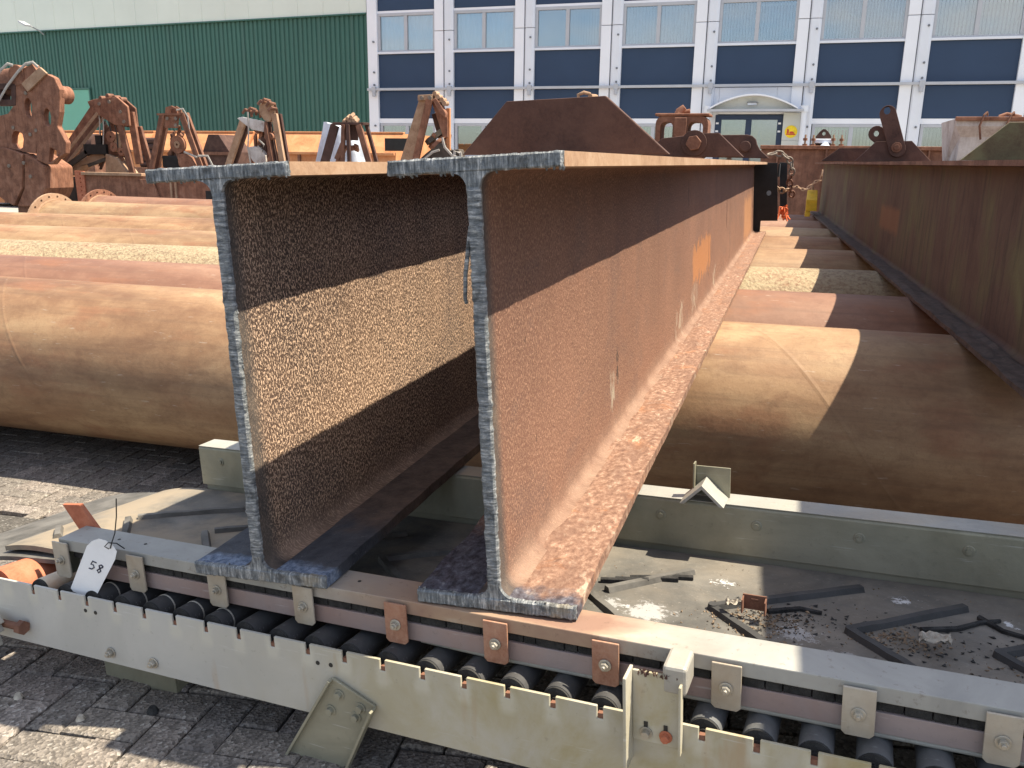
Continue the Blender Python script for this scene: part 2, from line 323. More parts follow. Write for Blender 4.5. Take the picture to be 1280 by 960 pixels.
# building finishes
simple('cladding_white', (0.80, 0.81, 0.85), 0.45, 0.0, 0.04, 1.2, 0.4, 0.02)
simple('cladding_silver', (0.72, 0.74, 0.79), 0.4, 0.05, 0.05, 1.2, 0.4, 0.02)
simple('seam_grey', (0.16, 0.17, 0.19), 0.6)
simple('panel_navy', (0.026, 0.050, 0.100), 0.5, 0.0, 0.06, 1.5, 0.35, 0.02)
simple('frame_grey', (0.45, 0.46, 0.49), 0.45, 0.0, 0.05, 4)
simple('frame_navy', (0.020, 0.038, 0.085), 0.4)
simple('door_cream', (0.55, 0.56, 0.52), 0.55, 0, 0.04, 2)
simple('blind_white', (0.86, 0.87, 0.86), 0.8, 0, 0.05, 4)
simple('blind_warm', (0.80, 0.78, 0.70), 0.8, 0, 0.06, 4)
simple('blind_cream', (0.62, 0.60, 0.42), 0.8, 0, 0.1, 4)
simple('blind_green', (0.34, 0.36, 0.31), 0.8, 0, 0.15, 6)
simple('room_dark', (0.10, 0.10, 0.09), 0.9, 0, 0.4, 0.8)
simple('room_cream', (0.50, 0.49, 0.34), 0.9, 0, 0.25, 0.8)
simple('room_red', (0.55, 0.06, 0.07), 0.8)
n = N('sheet_green'); v = n.co(); px, py, pz = n.xyz()
fade = n.noise(n.co((0.18, 1, 0.25)), 1.0, 4, 0.55)
c = n.ramp(fade, [(0.3, (0.036, 0.112, 0.088)), (0.7, (0.050, 0.145, 0.115))])
run = n.noise(n.co((5, 1, 0.16)), 1.0, 5, 0.65)
c = n.mix(n.math('MULTIPLY', n.ramp(run, [(0.50, 0.0), (0.70, 1.0)]), 0.35), c, (0.075, 0.125, 0.105))
c = n.mix(n.math('MULTIPLY', n.ramp(run, [(0.30, 1.0), (0.42, 0.0)]), 0.35), c, (0.022, 0.070, 0.056))
seam = n.math('ABSOLUTE', n.math('SUBTRACT', n.math('FRACT', n.math('MULTIPLY', px, 1 / 0.99)), 0.5))
c = n.mix(n.math('MULTIPLY', n.ramp(seam, [(0.0, 1.0), (0.02, 0.0)]), 0.5), c, (0.02, 0.06, 0.05))
c = n.mix(n.math('MULTIPLY', n.band(n.math('ADD', pz, n.math('MULTIPLY', run, 0.8)), -1.0, 2.4, 0.9), 0.3), c, (0.10, 0.10, 0.08))
MT['sheet_green'] = n.done(c, 0.5, 0.0, None, 0.4)
simple('sheet_cream', (0.68, 0.73, 0.65), 0.5, 0.0, 0.05, 0.5, 0.4, 0.02)
simple('door_teal', (0.15, 0.40, 0.30), 0.5, 0.0, 0.05, 1)
simple('sign_yellow', (0.85, 0.62, 0.02), 0.5)
simple('sign_red', (0.55, 0.06, 0.03), 0.5)

def glass_mat():
    n = N('window_glass'); t = n.t
    g = n.new('ShaderNodeBsdfGlossy'); g.inputs['Roughness'].default_value = 0.02; g.inputs['Color'].default_value = (0.9, 0.95, 1.0, 1)
    tr = n.new('ShaderNodeBsdfTransparent'); tr.inputs['Color'].default_value = (0.82, 0.86, 0.88, 1)
    fr = n.new('ShaderNodeLayerWeight'); fr.inputs['Blend'].default_value = 0.35
    mx = n.new('ShaderNodeMixShader')
    f = n.math('ADD', n.math('MULTIPLY', fr.outputs['Fresnel'], 0.8), 0.18)
    n.put(mx.inputs[0], f); t.links.new(tr.outputs[0], mx.inputs[1]); t.links.new(g.outputs[0], mx.inputs[2])
    t.links.new(mx.outputs[0], t.nodes['Material Output'].inputs['Surface']); MT['window_glass'] = n.m
glass_mat()

def paver_mat(name, base, rnd=True, soil=False):
    n = N(name); v = n.co()
    sp = n.voro(v, 210, 'F1', 'Color'); spd = n.voro(v, 210)
    g = n.new('ShaderNodeRGBToBW'); n.put(g.inputs[0], sp)
    lo = tuple(x * 0.55 for x in base); hi = tuple(min(1, x * 1.35) for x in base)
    c = n.ramp(g.outputs[0], [(0.2, lo), (0.55, base), (0.80, hi), (0.93, (0.42, 0.40, 0.36))])
    big = n.noise(n.co(), 5, 5, 0.6)
    c = n.mix(n.ramp(big, [(0.35, 0.0), (0.7, 0.5)]), c, n.mix(0.5, c, lo))
    if rnd:
        k = n.ramp(n.rand(), [(0.0, (0.72, 0.72, 0.74)), (0.5, (1.0, 0.98, 0.95)), (0.82, (0.90, 0.86, 0.86)), (0.90, (1.15, 1.12, 1.12)), (1.0, (1.22, 1.18, 1.18))])
        c = n.mix(1.0, c, k, 'MULTIPLY')
    if not rnd:
        px, py, pz = n.xyz(); far = n.band(n.math('ADD', py, big), 10.5, 500, 1.0)  # far yard made paler so that it bounces sunlight onto the facade
        c = n.mix(far, c, n.ramp(big, [(0.3, (0.28, 0.26, 0.235)), (0.7, (0.38, 0.36, 0.33))]))
    MT[name] = n.done(c, 0.9, 0.0, n.bump(n.math('ADD', spd, n.noise(v, 300, 3, 0.7)), 0.7, 0.003), 0.25)
paver_mat('paver_concrete', (0.225, 0.20, 0.175))
paver_mat('ground_soil', (0.10, 0.09, 0.078), rnd=False)

# ------------------------------------------------------------------ mesh helpers
class MB:
    """collects shapes; build() links them as one mesh object"""
    def __init__(s): s.v = []; s.f = []
    def add(s, vs, fs):
        o = len(s.v); s.v += [tuple(v) for v in vs]; s.f += [tuple(i + o for i in f) for f in fs]; return s
    def box(s, x0, x1, y0, y1, z0, z1):
        v = [(x, y, z) for x in (x0, x1) for y in (y0, y1) for z in (z0, z1)]
        return s.add(v, [(0, 1, 3, 2), (4, 6, 7, 5), (0, 4, 5, 1), (2, 3, 7, 6), (0, 2, 6, 4), (1, 5, 7, 3)])
    def bar(s, a, b, w, d, ref=(0, 1, 0)):
        """rectangular bar from a to b; w across, d along ref"""
        a = Vector(a); b = Vector(b); t = (b - a).normalized(); r = Vector(ref); r = (r - t * r.dot(t))
        if r.length < 1e-4: r = Vector((1, 0, 0)) - t * t.x
        r.normalize(); u = t.cross(r)
        v = []
        for p in (a, b):
            for (i, j) in ((-1, -1), (1, -1), (1, 1), (-1, 1)): v.append(p + u * (i * w / 2) + r * (j * d / 2))
        return s.add(v, [(3, 2, 1, 0), (4, 5, 6, 7), (0, 1, 5, 4), (1, 2, 6, 5), (2, 3, 7, 6), (3, 0, 4, 7)])
    def tube(s, pts, r, seg=8, r2=None, cap=True):
        pts = [Vector(p) for p in pts]; n = len(pts); ring = []
        prev = None
        for i, p in enumerate(pts):
            t = (pts[min(i + 1, n - 1)] - pts[max(i - 1, 0)]).normalized()
            if prev is None:
                q = Vector((0, 0, 1)) if abs(t.z) < 0.9 else Vector((1, 0, 0))
            else: q = prev
            u = (q - t * q.dot(t)).normalized(); prev = u; w = t.cross(u)
            rr = r if r2 is None else r + (r2 - r) * i / max(1, n - 1)
            ring.append([p + (u * math.cos(2 * math.pi * k / seg) + w * math.sin(2 * math.pi * k / seg)) * rr for k in range(seg)])
        vs = [v for g in ring for v in g]; fs = []
        for i in range(n - 1):
            for k in range(seg):
                k2 = (k + 1) % seg
                fs.append((i * seg + k, i * seg + k2, (i + 1) * seg + k2, (i + 1) * seg + k))
        if cap: fs += [tuple(range(seg - 1, -1, -1)), tuple((n - 1) * seg + k for k in range(seg))]
        return s.add(vs, fs)
    def hollow(s, a, b, ro, ri, seg=48, n=1):
        a = Vector(a); b = Vector(b); t = (b - a).normalized()
        q = Vector((0, 0, 1)) if abs(t.z) < 0.9 else Vector((1, 0, 0))
        u = (q - t * q.dot(t)).normalized(); w = t.cross(u); vs = []; fs = []
        for i in range(n + 1):
            p = a + (b - a) * (i / n)
            for rr in (ro, ri):
                for k in range(seg):
                    th = 2 * math.pi * k / seg; vs.append(p + (u * math.cos(th) + w * math.sin(th)) * rr)
        st = 2 * seg
        for i in range(n):
            for k in range(seg):
                k2 = (k + 1) % seg; A = i * st; B = A + st
                fs.append((A + k, A + k2, B + k2, B + k)); fs.append((A + seg + k2, A + seg + k, B + seg + k, B + seg + k2))
        for A, fl in ((0, 1), (n * st, 0)):
            for k in range(seg):
                k2 = (k + 1) % seg; f = (A + k, A + seg + k, A + seg + k2, A + k2)
                fs.append(f if fl else f[::-1])
        return s.add(vs, fs)
    def plate(s, poly, y0, y1, holes=(), axes='xz', off=0.0):
        """outline with holes, extruded from y0 to y1 along the third axis"""
        loops = [list(poly)] + [list(h) for h in holes]
        tri = tessellate_polygon([[Vector((p[0], p[1], 0)) for p in l] for l in loops])
        flat = [p for l in loops for p in l]; n = len(flat)
        def P(p, d):
            if axes == 'xz': return (p[0], d, p[1])
            if axes == 'yz': return (d, p[0], p[1])
            return (p[0], p[1], d)
        vs = [P(p, y0) for p in flat] + [P(p, y1) for p in flat]; fs = []
        for t in tri: fs.append(tuple(t)); fs.append(tuple(i + n for i in t[::-1]))
        o = 0
        for l in loops:
            m = len(l)
            for i in range(m):
                j = (i + 1) % m; fs.append((o + i, o + j, o + j + n, o + i + n))
            o += m
        return s.add(vs, fs)
    def grid(s, fn, nu, nv):
        vs = [fn(i / nu, j / nv) for i in range(nu + 1) for j in range(nv + 1)]
        fs = [(i * (nv + 1) + j, (i + 1) * (nv + 1) + j, (i + 1) * (nv + 1) + j + 1, i * (nv + 1) + j + 1) for i in range(nu) for j in range(nv)]
        return s.add(vs, fs)
    def mesh(s, name, mat, smooth=False):
        me = bpy.data.meshes.new(name); me.from_pydata(s.v, [], s.f); me.materials.append(MT[mat])
        bm = bmesh.new(); bm.from_mesh(me); bmesh.ops.recalc_face_normals(bm, faces=bm.faces); bm.to_mesh(me); bm.free()
        if smooth:
            for p in me.polygons: p.use_smooth = True
            try: me.set_sharp_from_angle(angle=R(38))
            except Exception: pass
        return me
    def build(s, name, mat, parent=None, smooth=False, bevel=0.0, loc=None, segs=2):
        o = bpy.data.objects.new(name, s.mesh(name, mat, smooth)); C.objects.link(o)
        if parent is not None: o.parent = parent
        if loc is not None: o.location = loc
        if bevel:
            b = o.modifiers.new('bevel', 'BEVEL'); b.width = bevel; b.segments = segs; b.limit_method = 'ANGLE'; b.angle_limit = R(35)
        return o

def thing(name, label, cat, loc=(0, 0, 0), rot=(0, 0, 0), group=None):
    o = bpy.data.objects.new(name, None); C.objects.link(o); o.empty_display_size = 0.2
    o.location = loc; o.rotation_euler = rot
    return tag(o, label, cat, group)
def tag(o, label, cat, group=None):
    o['label'] = label; o['category'] = cat
    if group: o['group'] = group
    return o
def struct(o): o['kind'] = 'structure'; return o
def stuff(o, label=None):
    o['kind'] = 'stuff'
    if label: o['label'] = label
    return o
def part_copy(o, parent, loc=None, rotz=None):
    c = o.copy(); C.objects.link(c); c.parent = parent
    if loc is not None: c.location = loc
    if rotz is not None: c.rotation_euler.z = rotz
    for ch in o.children:
        d = ch.copy(); C.objects.link(d); d.parent = c
    return c
def nz(x, y, z=0.0, s=1.0): return mnoise.noise(Vector((x * s, y * s, z * s)))
def hexa(mb, c, r, d, axis='y', rot=0.2):
    """hexagon bolt head at c, protruding d towards -axis"""
    pts = [(r * math.cos(rot + k * math.pi / 3), r * math.sin(rot + k * math.pi / 3)) for k in range(6)]
    if axis == 'y': mb.plate([(c[0] + p[0], c[2] + p[1]) for p in pts], c[1] - d, c[1])
    else: mb.plate([(c[1] + p[0], c[2] + p[1]) for p in pts], c[0] - d, c[0], axes='yz')

# ------------------------------------------------------------------ ground
def terrain(x, y):
    """paved yard: a sideways sloping strip under the conveyor, raised to fit the image, lower ground under the pipes"""
    hi = min(0.80, max(0.05, 0.566 + 0.057 * x))
    u = min(1.0, max(0.0, (y - 1.45) / 0.75)); u = u * u * (3 - 2 * u)  # near height fitted to image shadows; made-up ramp hidden from camera by conveyor
    return hi * (1 - u)
xs = [-400, -60, -20, -9] + [-6 + 0.5 * k for k in range(21)] + [5, 9, 20, 60, 400]
ys = [-60, -10, -3, -1, 0, 0.6, 1.2, 1.45] + [1.45 + 0.125 * k for k in range(1, 7)] + [2.5, 3, 6, 12, 30, 100, 900]
g = MB(); g.v = [(x, y, terrain(x, y)) for x in xs for y in ys]; ny = len(ys)
g.f = [(i * ny + j, (i + 1) * ny + j, (i + 1) * ny + j + 1, i * ny + j + 1) for i in range(len(xs) - 1) for j in range(ny - 1)]
ground = struct(g.build('ground', 'ground_soil', smooth=True))
pave = bpy.data.objects.new('pavement', None); C.objects.link(pave); struct(pave)
ROT = R(4.5); ca, sa = math.cos(ROT), math.sin(ROT)
PW = 0.064; GAP = 0.003
def paver_mesh(w, h, k):
    rr = random.Random(k); b = 0.004; T = 0.020
    def j(): return rr.uniform(-0.0014, 0.0014)
    x0, x1, y0, y1 = GAP / 2 - w / 2, w / 2 - GAP / 2, GAP / 2 - h / 2, h / 2 - GAP / 2
    base = [(x0 + j(), y0 + j()), (x1 + j(), y0 + j()), (x1 + j(), y1 + j()), (x0 + j(), y1 + j())]
    vs = [(x, y, 0.002) for x, y in base] + [(x, y, T - 0.003) for x, y in base]
    vs += [(x - math.copysign(b, x), y - math.copysign(b, y), T + j() * 0.6) for x, y in base]
    fs = [(0, 1, 5, 4), (1, 2, 6, 5), (2, 3, 7, 6), (3, 0, 4, 7), (4, 5, 9, 8), (5, 6, 10, 9), (6, 7, 11, 10), (7, 4, 8, 11), (8, 9, 10, 11)]
    return vs, fs
PM = {}
for kind, (w, h) in (('h', (2 * PW, PW)), ('v', (PW, 2 * PW))):
    for k in range(3):
        mb = MB(); mb.add(*paver_mesh(w, h, k + (10 if kind == 'v' else 0))); PM[kind, k] = mb
pm_mesh = {k: m.mesh('paver', 'paver_concrete') for k, m in PM.items()}
cand = []
for r in range(-10, 60):
    for m in range(-30, 30):
        for kind, (ox, oy), (w, h) in (('h', (0, 0), (2, 1)), ('v', (2, -1), (1, 2))):
            x = (r + 4 * m + ox + w / 2) * PW; y = (r + oy + h / 2) * PW
            wx = ca * x - sa * y; wy = sa * x + ca * y
            if -4.2 < wx < 1.4 and 0.3 < wy < 3.4 and not 1.36 < wy < 2.28: cand.append((wx, wy, kind))
def pri(c):
    wx, wy = c[0], c[1]
    near = -1.45 < wx < 0.0 and 0.76 < wy < 1.14
    left = -3.3 < wx < -1.95 and 2.28 <= wy < 2.95 and wx < -0.72 * wy - 0.1
    return (0 if near else 1 if left else 2, math.hypot(wx, wy))
cand.sort(key=pri)
rest = MB(); pr = random.Random(3); tl = math.atan(0.057)
for i, (wx, wy, kind) in enumerate(cand):
    k = pr.randrange(3); z = terrain(wx, wy) + pr.uniform(-0.002, 0.002); up = wy < 1.4
    Mx = Matrix.Translation((wx, wy, z)) @ Matrix.Rotation(-tl if up else 0.0, 4, 'Y') @ Matrix.Rotation(ROT + pr.uniform(-.01, .01), 4, 'Z') @ Matrix.Rotation(pr.uniform(-.008, .008), 4, 'X')
    if i < 290:
        o = bpy.data.objects.new('paver', pm_mesh[kind, k]); C.objects.link(o); o.parent = pave; o.matrix_local = Mx
    else:
        src = PM[kind, k]; rest.add([Mx @ Vector(q) for q in src.v], src.f)
stuff(rest.build('paver', 'paver_concrete', pave))

# ------------------------------------------------------------------ the two torch-cut beams and the third one
def profile(W, H, t, tw, r):
    pts = []
    def arc(cx, cz, a0, a1):
        for k in range(5):
            a = R(a0 + (a1 - a0) * k / 4); pts.append((cx + r * math.cos(a), cz + r * math.sin(a)))
    arc(-tw / 2 - r, t + r, -90, 0); arc(-tw / 2 - r, H - t - r, 0, 90)
    arc(tw / 2 + r, H - t - r, 90, 180); arc(tw / 2 + r, t + r, 180, 270)
    return pts
def beam(root, H, L, webmat, botmat, topmat, shear=0.0, W=0.21, t=0.0165, tw=0.0125, r=0.020, seed=0, cut=True, rough=0.0022):
    sh = lambda z: -shear * (H - z)
    pr = profile(W, H, t, tw, r)
    ys = [0.0, 0.05, 0.12, 0.25, 0.5] + [0.5 + (L - 0.5) * k / 12 for k in range(1, 13)]
    vs = []; fs = []; n = len(pr)
    for iy, y in enumerate(ys):
        for (x, z) in pr: vs.append((x, y + sh(z) * (1 if iy == 0 else 0), z))
    for i in range(len(ys) - 1):
        for k in range(n):
            k2 = (k + 1) % n; fs.append((i * n + k, i * n + k2, (i + 1) * n + k2, (i + 1) * n + k))
    fs.append(tuple((len(ys) - 1) * n + k for k in range(n)))
    w = MB(); w.add(vs, fs)
    w.add([(x, sh(z), z) for x, z in pr], [tuple(t) for t in tessellate_polygon([[Vector((x, z, 0)) for x, z in pr]])])
    w.build('web', webmat, root, smooth=True)
    # flanges: rolled plates with a slightly wavy, corroded skin
    for name, z0, z1, mt in (('top_flange', H - t, H, topmat), ('bottom_flange', 0.0, t, botmat)):
        f = MB(); nx = 14
        yl = [0, 0.008, 0.02, 0.035, 0.05, 0.07]
        while yl[-1] < L: yl.append(min(L, yl[-1] + max(0.03, yl[-1] * 0.05)))
        top = []; zz = (z0 + z1) / 2
        def P(i, y, z, up):
            x = -W / 2 + W * i / nx
            e = nz(i * 0.7 + seed, y * 9, z * 7) * rough if up else 0
            ed = nz(y * 16 + seed, 3.1 * (i > 0), 2.0) * 0.0022 + nz(y * 60 + seed, 7, 1) * 0.0010
            if i == 0: x += ed - 0.0005
            if i == nx: x += ed + 0.0005
            return (x, y + (sh(z) if y == 0 else 0), z + e)
        cols = []
        m = len(yl)
        vs = []; fs = []
        for y in yl:
            for i in range(nx + 1): vs.append(P(i, y, z1, name == 'bottom_flange'))
            for i in range(nx, -1, -1): vs.append(P(i, y, z0, False))
        k = 2 * (nx + 1)
        for a in range(m - 1):
            for i in range(k):
                i2 = (i + 1) % k; fs.append((a * k + i, a * k + i2, (a + 1) * k + i2, (a + 1) * k + i))
        fs.append(tuple((m - 1) * k + i for i in range(k))); fs.append(tuple(range(k - 1, -1, -1)))
        f.add(vs, fs); f.build(name, mt, root, smooth=True)
    if not cut: return
    # the flame-cut end: a rough skin over the whole section, with ragged outline and slag beads
    c = MB(); D = 0.006
    def skin(x0, x1, z0, z1, nu, nv, jag):
        def fn(u, v):
            x = x0 + (x1 - x0) * u; z = z0 + (z1 - z0) * v
            if u in (0.0, 1.0): x += (nz(z * 55 + seed, x * 9, 4) * 0.6 + nz(z * 190 + seed, x * 9, 5) * 0.6) * jag + (0.0004 if u else -0.0004)
            if v in (0.0, 1.0): z += (nz(x * 55 + seed, z * 9, 8) * 0.5 + nz(x * 210 + seed, z * 9, 8) * 0.6) * jag + (0.0004 if v else -0.0004)
            y = -D + nz(x * 260 + seed, z * 60) * 0.0011 + nz(x * 90, z * 90 + seed) * 0.0009
            if u in (0.0, 1.0) or v in (0.0, 1.0): y += 0.002
            return (x, y + sh(z), z)
        b = len(c.v); c.grid(fn, nu, nv)
        ring = [i * (nv + 1) for i in range(nu + 1)] + [nu * (nv + 1) + j for j in range(1, nv + 1)] + [i * (nv + 1) + nv for i in range(nu - 1, -1, -1)] + [j for j in range(nv - 1, 0, -1)]
        rv = [c.v[b + i] for i in ring]; o = len(c.v)
        c.v += [(p[0], 0.001 + sh(p[2]), p[2]) for p in rv]; q = len(ring)
        c.f += [(b + ring[i], b + ring[(i + 1) % q], o + (i + 1) % q, o + i) for i in range(q)]
    skin(-W / 2, W / 2, H - t, H, 90, 10, 0.0022)
    skin(-W / 2, W / 2, 0.0, t, 90, 10, 0.0022)
    skin(-tw / 2 - 0.0015, tw / 2 + 0.0015, t + r * 0.8, H - t - r * 0.8, 10, 200, 0.0024)
    for zb, dr in ((t, 1), (H - t, -1)):                       # the fillets between web and flange
        def fn(u, v):
            h = v * r; half = tw / 2 + 0.001 + r - math.sqrt(max(0, r * r - (r - h) ** 2)) if h < r else tw / 2
            x = (2 * u - 1) * half; z = zb + dr * h
            return (x + nz(z * 60, x * 60 + seed) * 0.001, -D + 0.0008 + nz(x * 120 + seed, z * 40) * 0.0015 + sh(z), z)
        b = len(c.v); nu, nv = 12, 8; c.grid(fn, nu, nv)
        ring = [i * (nv + 1) for i in range(nu + 1)] + [nu * (nv + 1) + j for j in range(1, nv + 1)] + [i * (nv + 1) + nv for i in range(nu - 1, -1, -1)] + [j for j in range(nv - 1, 0, -1)]
        o = len(c.v); q = len(ring); c.v += [(c.v[b + i][0], 0.001 + sh(c.v[b + i][2]), c.v[b + i][2]) for i in ring]
        c.f += [(b + ring[i], b + ring[(i + 1) % q], o + (i + 1) % q, o + i) for i in range(q)]
    rr = random.Random(seed)
    for _ in range(40):                                        # slag beads hanging from the cut
        wh = rr.random()
        if wh < 0.5: x, z = rr.uniform(-W / 2, W / 2), (H - t) - rr.uniform(0, .002)
        elif wh < 0.8: x, z = rr.choice((-1, 1)) * (tw / 2 + 0.001), rr.uniform(t, H - t)
        else: x, z = rr.uniform(-W / 2, W / 2), t + 0.001
        s = rr.uniform(0.0010, 0.0024); y = -0.003 + rr.uniform(-.002, .004) + sh(z)
        c.tube([(x, y, z + s), (x, y, z), (x + rr.uniform(-.001, .001), y + .001, z - s * rr.uniform(.6, 1.4))], s, 7, s * 0.6)
    c.build('cut_end', 'torch_cut_steel', root, smooth=True)

G1 = 'rusty steel beams lying across the pipes'
b1 = thing('steel_beam', 'dark rusty steel beam with pale flecked web, left of the two torch-cut ends', 'steel beam', (-0.6571, 0.924, 0.7912), (0, -R(3.7), 0), G1)
beam(b1, 0.557, 6.1, 'web_fleck', 'flange_scorched', 'rust_tan', 0.026, seed=3)
b2 = thing('steel_beam', 'reddish rusty steel beam with a chain over its far end, right of the two torch-cut ends', 'steel beam', (-0.3115, 0.9215, 0.8123), (0, -R(3.9), 0), G1)
beam(b2, 0.552, 6.21, 'web_red', 'flange_rough', 'rust_tan', 0.022, seed=11, rough=0.006)
# a strip of slag peeled away from the left side of the second web
s = MB(); s.tube([(-0.0075, 0.0, 0.475), (-0.011, -0.004, 0.45), (-0.016, -0.005, 0.42), (-0.019, -0.003, 0.392), (-0.018, -0.002, 0.386)], 0.0032, 8, 0.0022)
s.build('slag_strip', 'torch_cut_steel', b2, smooth=True)
b3 = thing('steel_beam', 'dark brown steel beam with greenish stains lying on the right side of the pipes', 'steel beam', (0.7295, 1.45, 0.808), (0, 0, R(2.86)), G1)
n = N('web_green'); v = n.co()
big = n.noise(n.co((3, 1.6, 1.0)), 2.2, 6, 0.6, 0.5)
c = n.ramp(big, [(0.30, (0.085, 0.048, 0.037)), (0.48, (0.125, 0.078, 0.056)), (0.60, (0.130, 0.100, 0.058)), (0.74, (0.16, 0.145, 0.070))])
dr = n.noise(n.co((3, 12, 1.3)), 2.0, 5, 0.65)
c = n.mix(n.math('MULTIPLY', n.ramp(dr, [(0.50, 0.0), (0.66, 1.0)]), 0.55), c, (0.045, 0.032, 0.026))
foot = n.noise(v, 20, 5, 0.7)
px, py, pz = n.xyz()
c = n.mix(n.math('MULTIPLY', n.band(n.math('ADD', pz, n.math('MULTIPLY', foot, 0.16)), -0.2, 0.17, 0.10), 0.5), c, (0.075, 0.040, 0.030))
w = n.math('MULTIPLY', n.math('SUBTRACT', n.noise(v, 25, 4, 0.6), 0.5), 0.06)
k = n.math('MULTIPLY', n.band(n.math('ADD', py, w), 3.65, 4.40, 0.05), n.band(n.math('ADD', pz, w), 0.17, 0.33, 0.03))
c = n.mix(n.math('MULTIPLY', k, 0.6), c, (0.26, 0.12, 0.06))
c = n.mix(n.math('MULTIPLY', n.ramp(n.noise(v, 110, 4, 0.7), [(0.62, 0.0), (0.7, 1.0)]), 0.4), c, (0.20, 0.15, 0.11))
MT['web_green'] = n.done(c, 0.75, 0, n.bump(n.noise(v, 60, 5, 0.7), 0.4, 0.003), 0.25)
beam(b3, 0.572, 9.25, 'web_green', 'flange_scorched', 'rust_brown', 0.0, seed=21, cut=False, rough=0.010)
b4 = thing('steel_beam', 'brown steel beam added out of view on the right beam to shade the conveyor', 'steel beam', (0.722, 0.95, 1.3805), (0, 0, 0), G1)  # unseen beam, added for the shadow on the conveyor's right part
beam(b4, 0.562, 1.55, 'rust_brown', 'rust_brown', 'rust_brown', 0.0, seed=31, cut=False)

# ------------------------------------------------------------------ pipes
def pipe(label, x0, x1, y0, k, r, zt, mat, flange=False):
    zc = zt - r; a = math.atan(k); L = (x1 - x0) / math.cos(a)
    t = thing('steel_pipe', label, 'steel pipe', (x0, y0 + k * x0, 0), (0, 0, a), 'rusty steel pipes laid side by side')
    m = MB(); m.hollow((0, 0, zc), (L, 0, zc), r, r - 0.012, 72, 14)
    o = m.build('tube', mat, t, smooth=True)
    # the material works in tube coordinates: put the origin on the axis
    for vtx in o.data.vertices: vtx.co.z -= zc
    o.location = (0, 0, zc)
    if flange:
        f = MB(); ro, ri, nb = r + 0.085, r - 0.012, 20
        for side in range(1):
            for q in range(nb):
                a0 = 2 * math.pi * q / nb; a1 = 2 * math.pi * (q + 1) / nb; am = (a0 + a1) / 2
                P = lambda rad, an: (rad * math.cos(an), rad * math.sin(an))
                quad = [P(ri, a0), P(ri, am), P(ri, a1), P(ro, a1), P(ro, am), P(ro, a0)]
                hc = P(r + 0.045, am); hole = [(hc[0] + 0.016 * math.cos(-2 * math.pi * h / 8), hc[1] + 0.016 * math.sin(-2 * math.pi * h / 8)) for h in range(8)]
                f.plate(quad, -0.03, 0.0, [hole], axes='yz')
        f.build('flange', 'rust_tan' if mat != 'pipe_b' else 'rust_orange', t, loc=(0.0, 0, zc))
        c = MB(); c.hollow((0.0, 0, 0), (0.03, 0, 0), r + 0.012, r + 0.0005, 48)
        c.build('weld_collar', 'rust_tan', t, smooth=True, loc=(0, 0, zc))
    return t
pipe('nearest tan rusty steel pipe, closest to the conveyor', -9.0, 3.6, 3.09, 0.045, 0.347, 0.808, 'pipe_a')
pipe('reddish brown steel pipe directly behind the nearest pipe', -9.6, 3.6, 3.955, 0.087, 0.347, 0.808, 'pipe_b')
pipe('steel pipe crusted with pale yellowish scale, third from the conveyor', -10.0, 3.6, 4.92, 0.13, 0.347, 0.806, 'pipe_crust')
pipe('smooth tan steel pipe behind the crusted pipe', -10.4, 3.6, 6.04, 0.15, 0.347, 0.808, 'pipe_c')
pipe('greyish tan steel pipe, fifth from the conveyor', -10.5, 3.2, 7.12, 0.12, 0.347, 0.808, 'pipe_a')
pipe('pale yellow tan steel pipe whose flange shows below the big orange grab', -8.45, 3.0, 8.15, 0.0, 0.347, 0.806, 'pipe_c', True)
pipe('orange tinted steel pipe whose flange stands before the rusty trough', -8.95, 3.0, 9.25, -0.02, 0.347, 0.806, 'pipe_b', True)
pipe('short far steel pipe between the chain and the yellow block', -1.6, 3.0, 10.25, 0.0, 0.347, 0.806, 'pipe_b')
m = MB()
for x in (-6.6, 1.6):
    t = MB(); t.box(-0.09, 0.09, 2.45, 10.6, 0.0, 0.112)
    o = t.build('timber_bearer', 'timber', bevel=0.006, loc=(x, 0, 0.004)); tag(o, 'timber bearer on the ground under the %s part of the pipes' % ('left' if x < 0 else 'right'), 'timber')

# ------------------------------------------------------------------ roller conveyor
ex = Vector((0.995, -0.083, 0.057)).normalized(); ey = Vector((0, 0, 1)).cross(ex).normalized(); ez = ex.cross(ey)
HZ = (0.8098 - 0.537) / ez.z
O = Vector((-0.3122, 0.91, 0.8098))
CM = Matrix(((ex.x, ey.x, ez.x, 0), (ex.y, ey.y, ez.y, 0), (ex.z, ey.z, ez.z, 0), (0, 0, 0, 1)))
conv = thing('roller_conveyor', 'grey galvanised roller conveyor with clamped rubber belt lying under the beam ends', 'conveyor')
base = O - ez * HZ
conv.matrix_world = Matrix.Translation(base) @ CM
def cb(mb, name, mat, **kw):                                     # a conveyor part: local z is measured from the beams' underside
    par = kw.pop('parent', conv)
    o = mb.build(name, mat, par, **kw)
    if par is conv: o.location.z += HZ
    return o
X0, X1 = -1.55, 1.35
n = N('side_plate_paint'); v = n.co(); px, py, pz = n.xyz()
big = n.noise(n.co((1, 1, 1)), 5, 6, 0.62, 0.6)
c = n.ramp(big, [(0.32, (0.40, 0.39, 0.355)), (0.68, (0.50, 0.49, 0.45))])
yl = n.new('ShaderNodeClamp'); n.put(yl.inputs[0], n.math('MULTIPLY_ADD', n.math('ADD', px, n.math('MULTIPLY', big, 0.5)), 1.9, 0.45))
st = n.noise(n.co((1.2, 1, 0.9), loc=(4, 0, 2)), 7, 6, 0.65, 0.6)
c = n.mix(n.math('MULTIPLY', yl.outputs[0], n.ramp(st, [(0.3, 0.25), (0.62, 0.9)])), c, n.ramp(st, [(0.3, (0.41, 0.355, 0.22)), (0.7, (0.32, 0.265, 0.125))]))
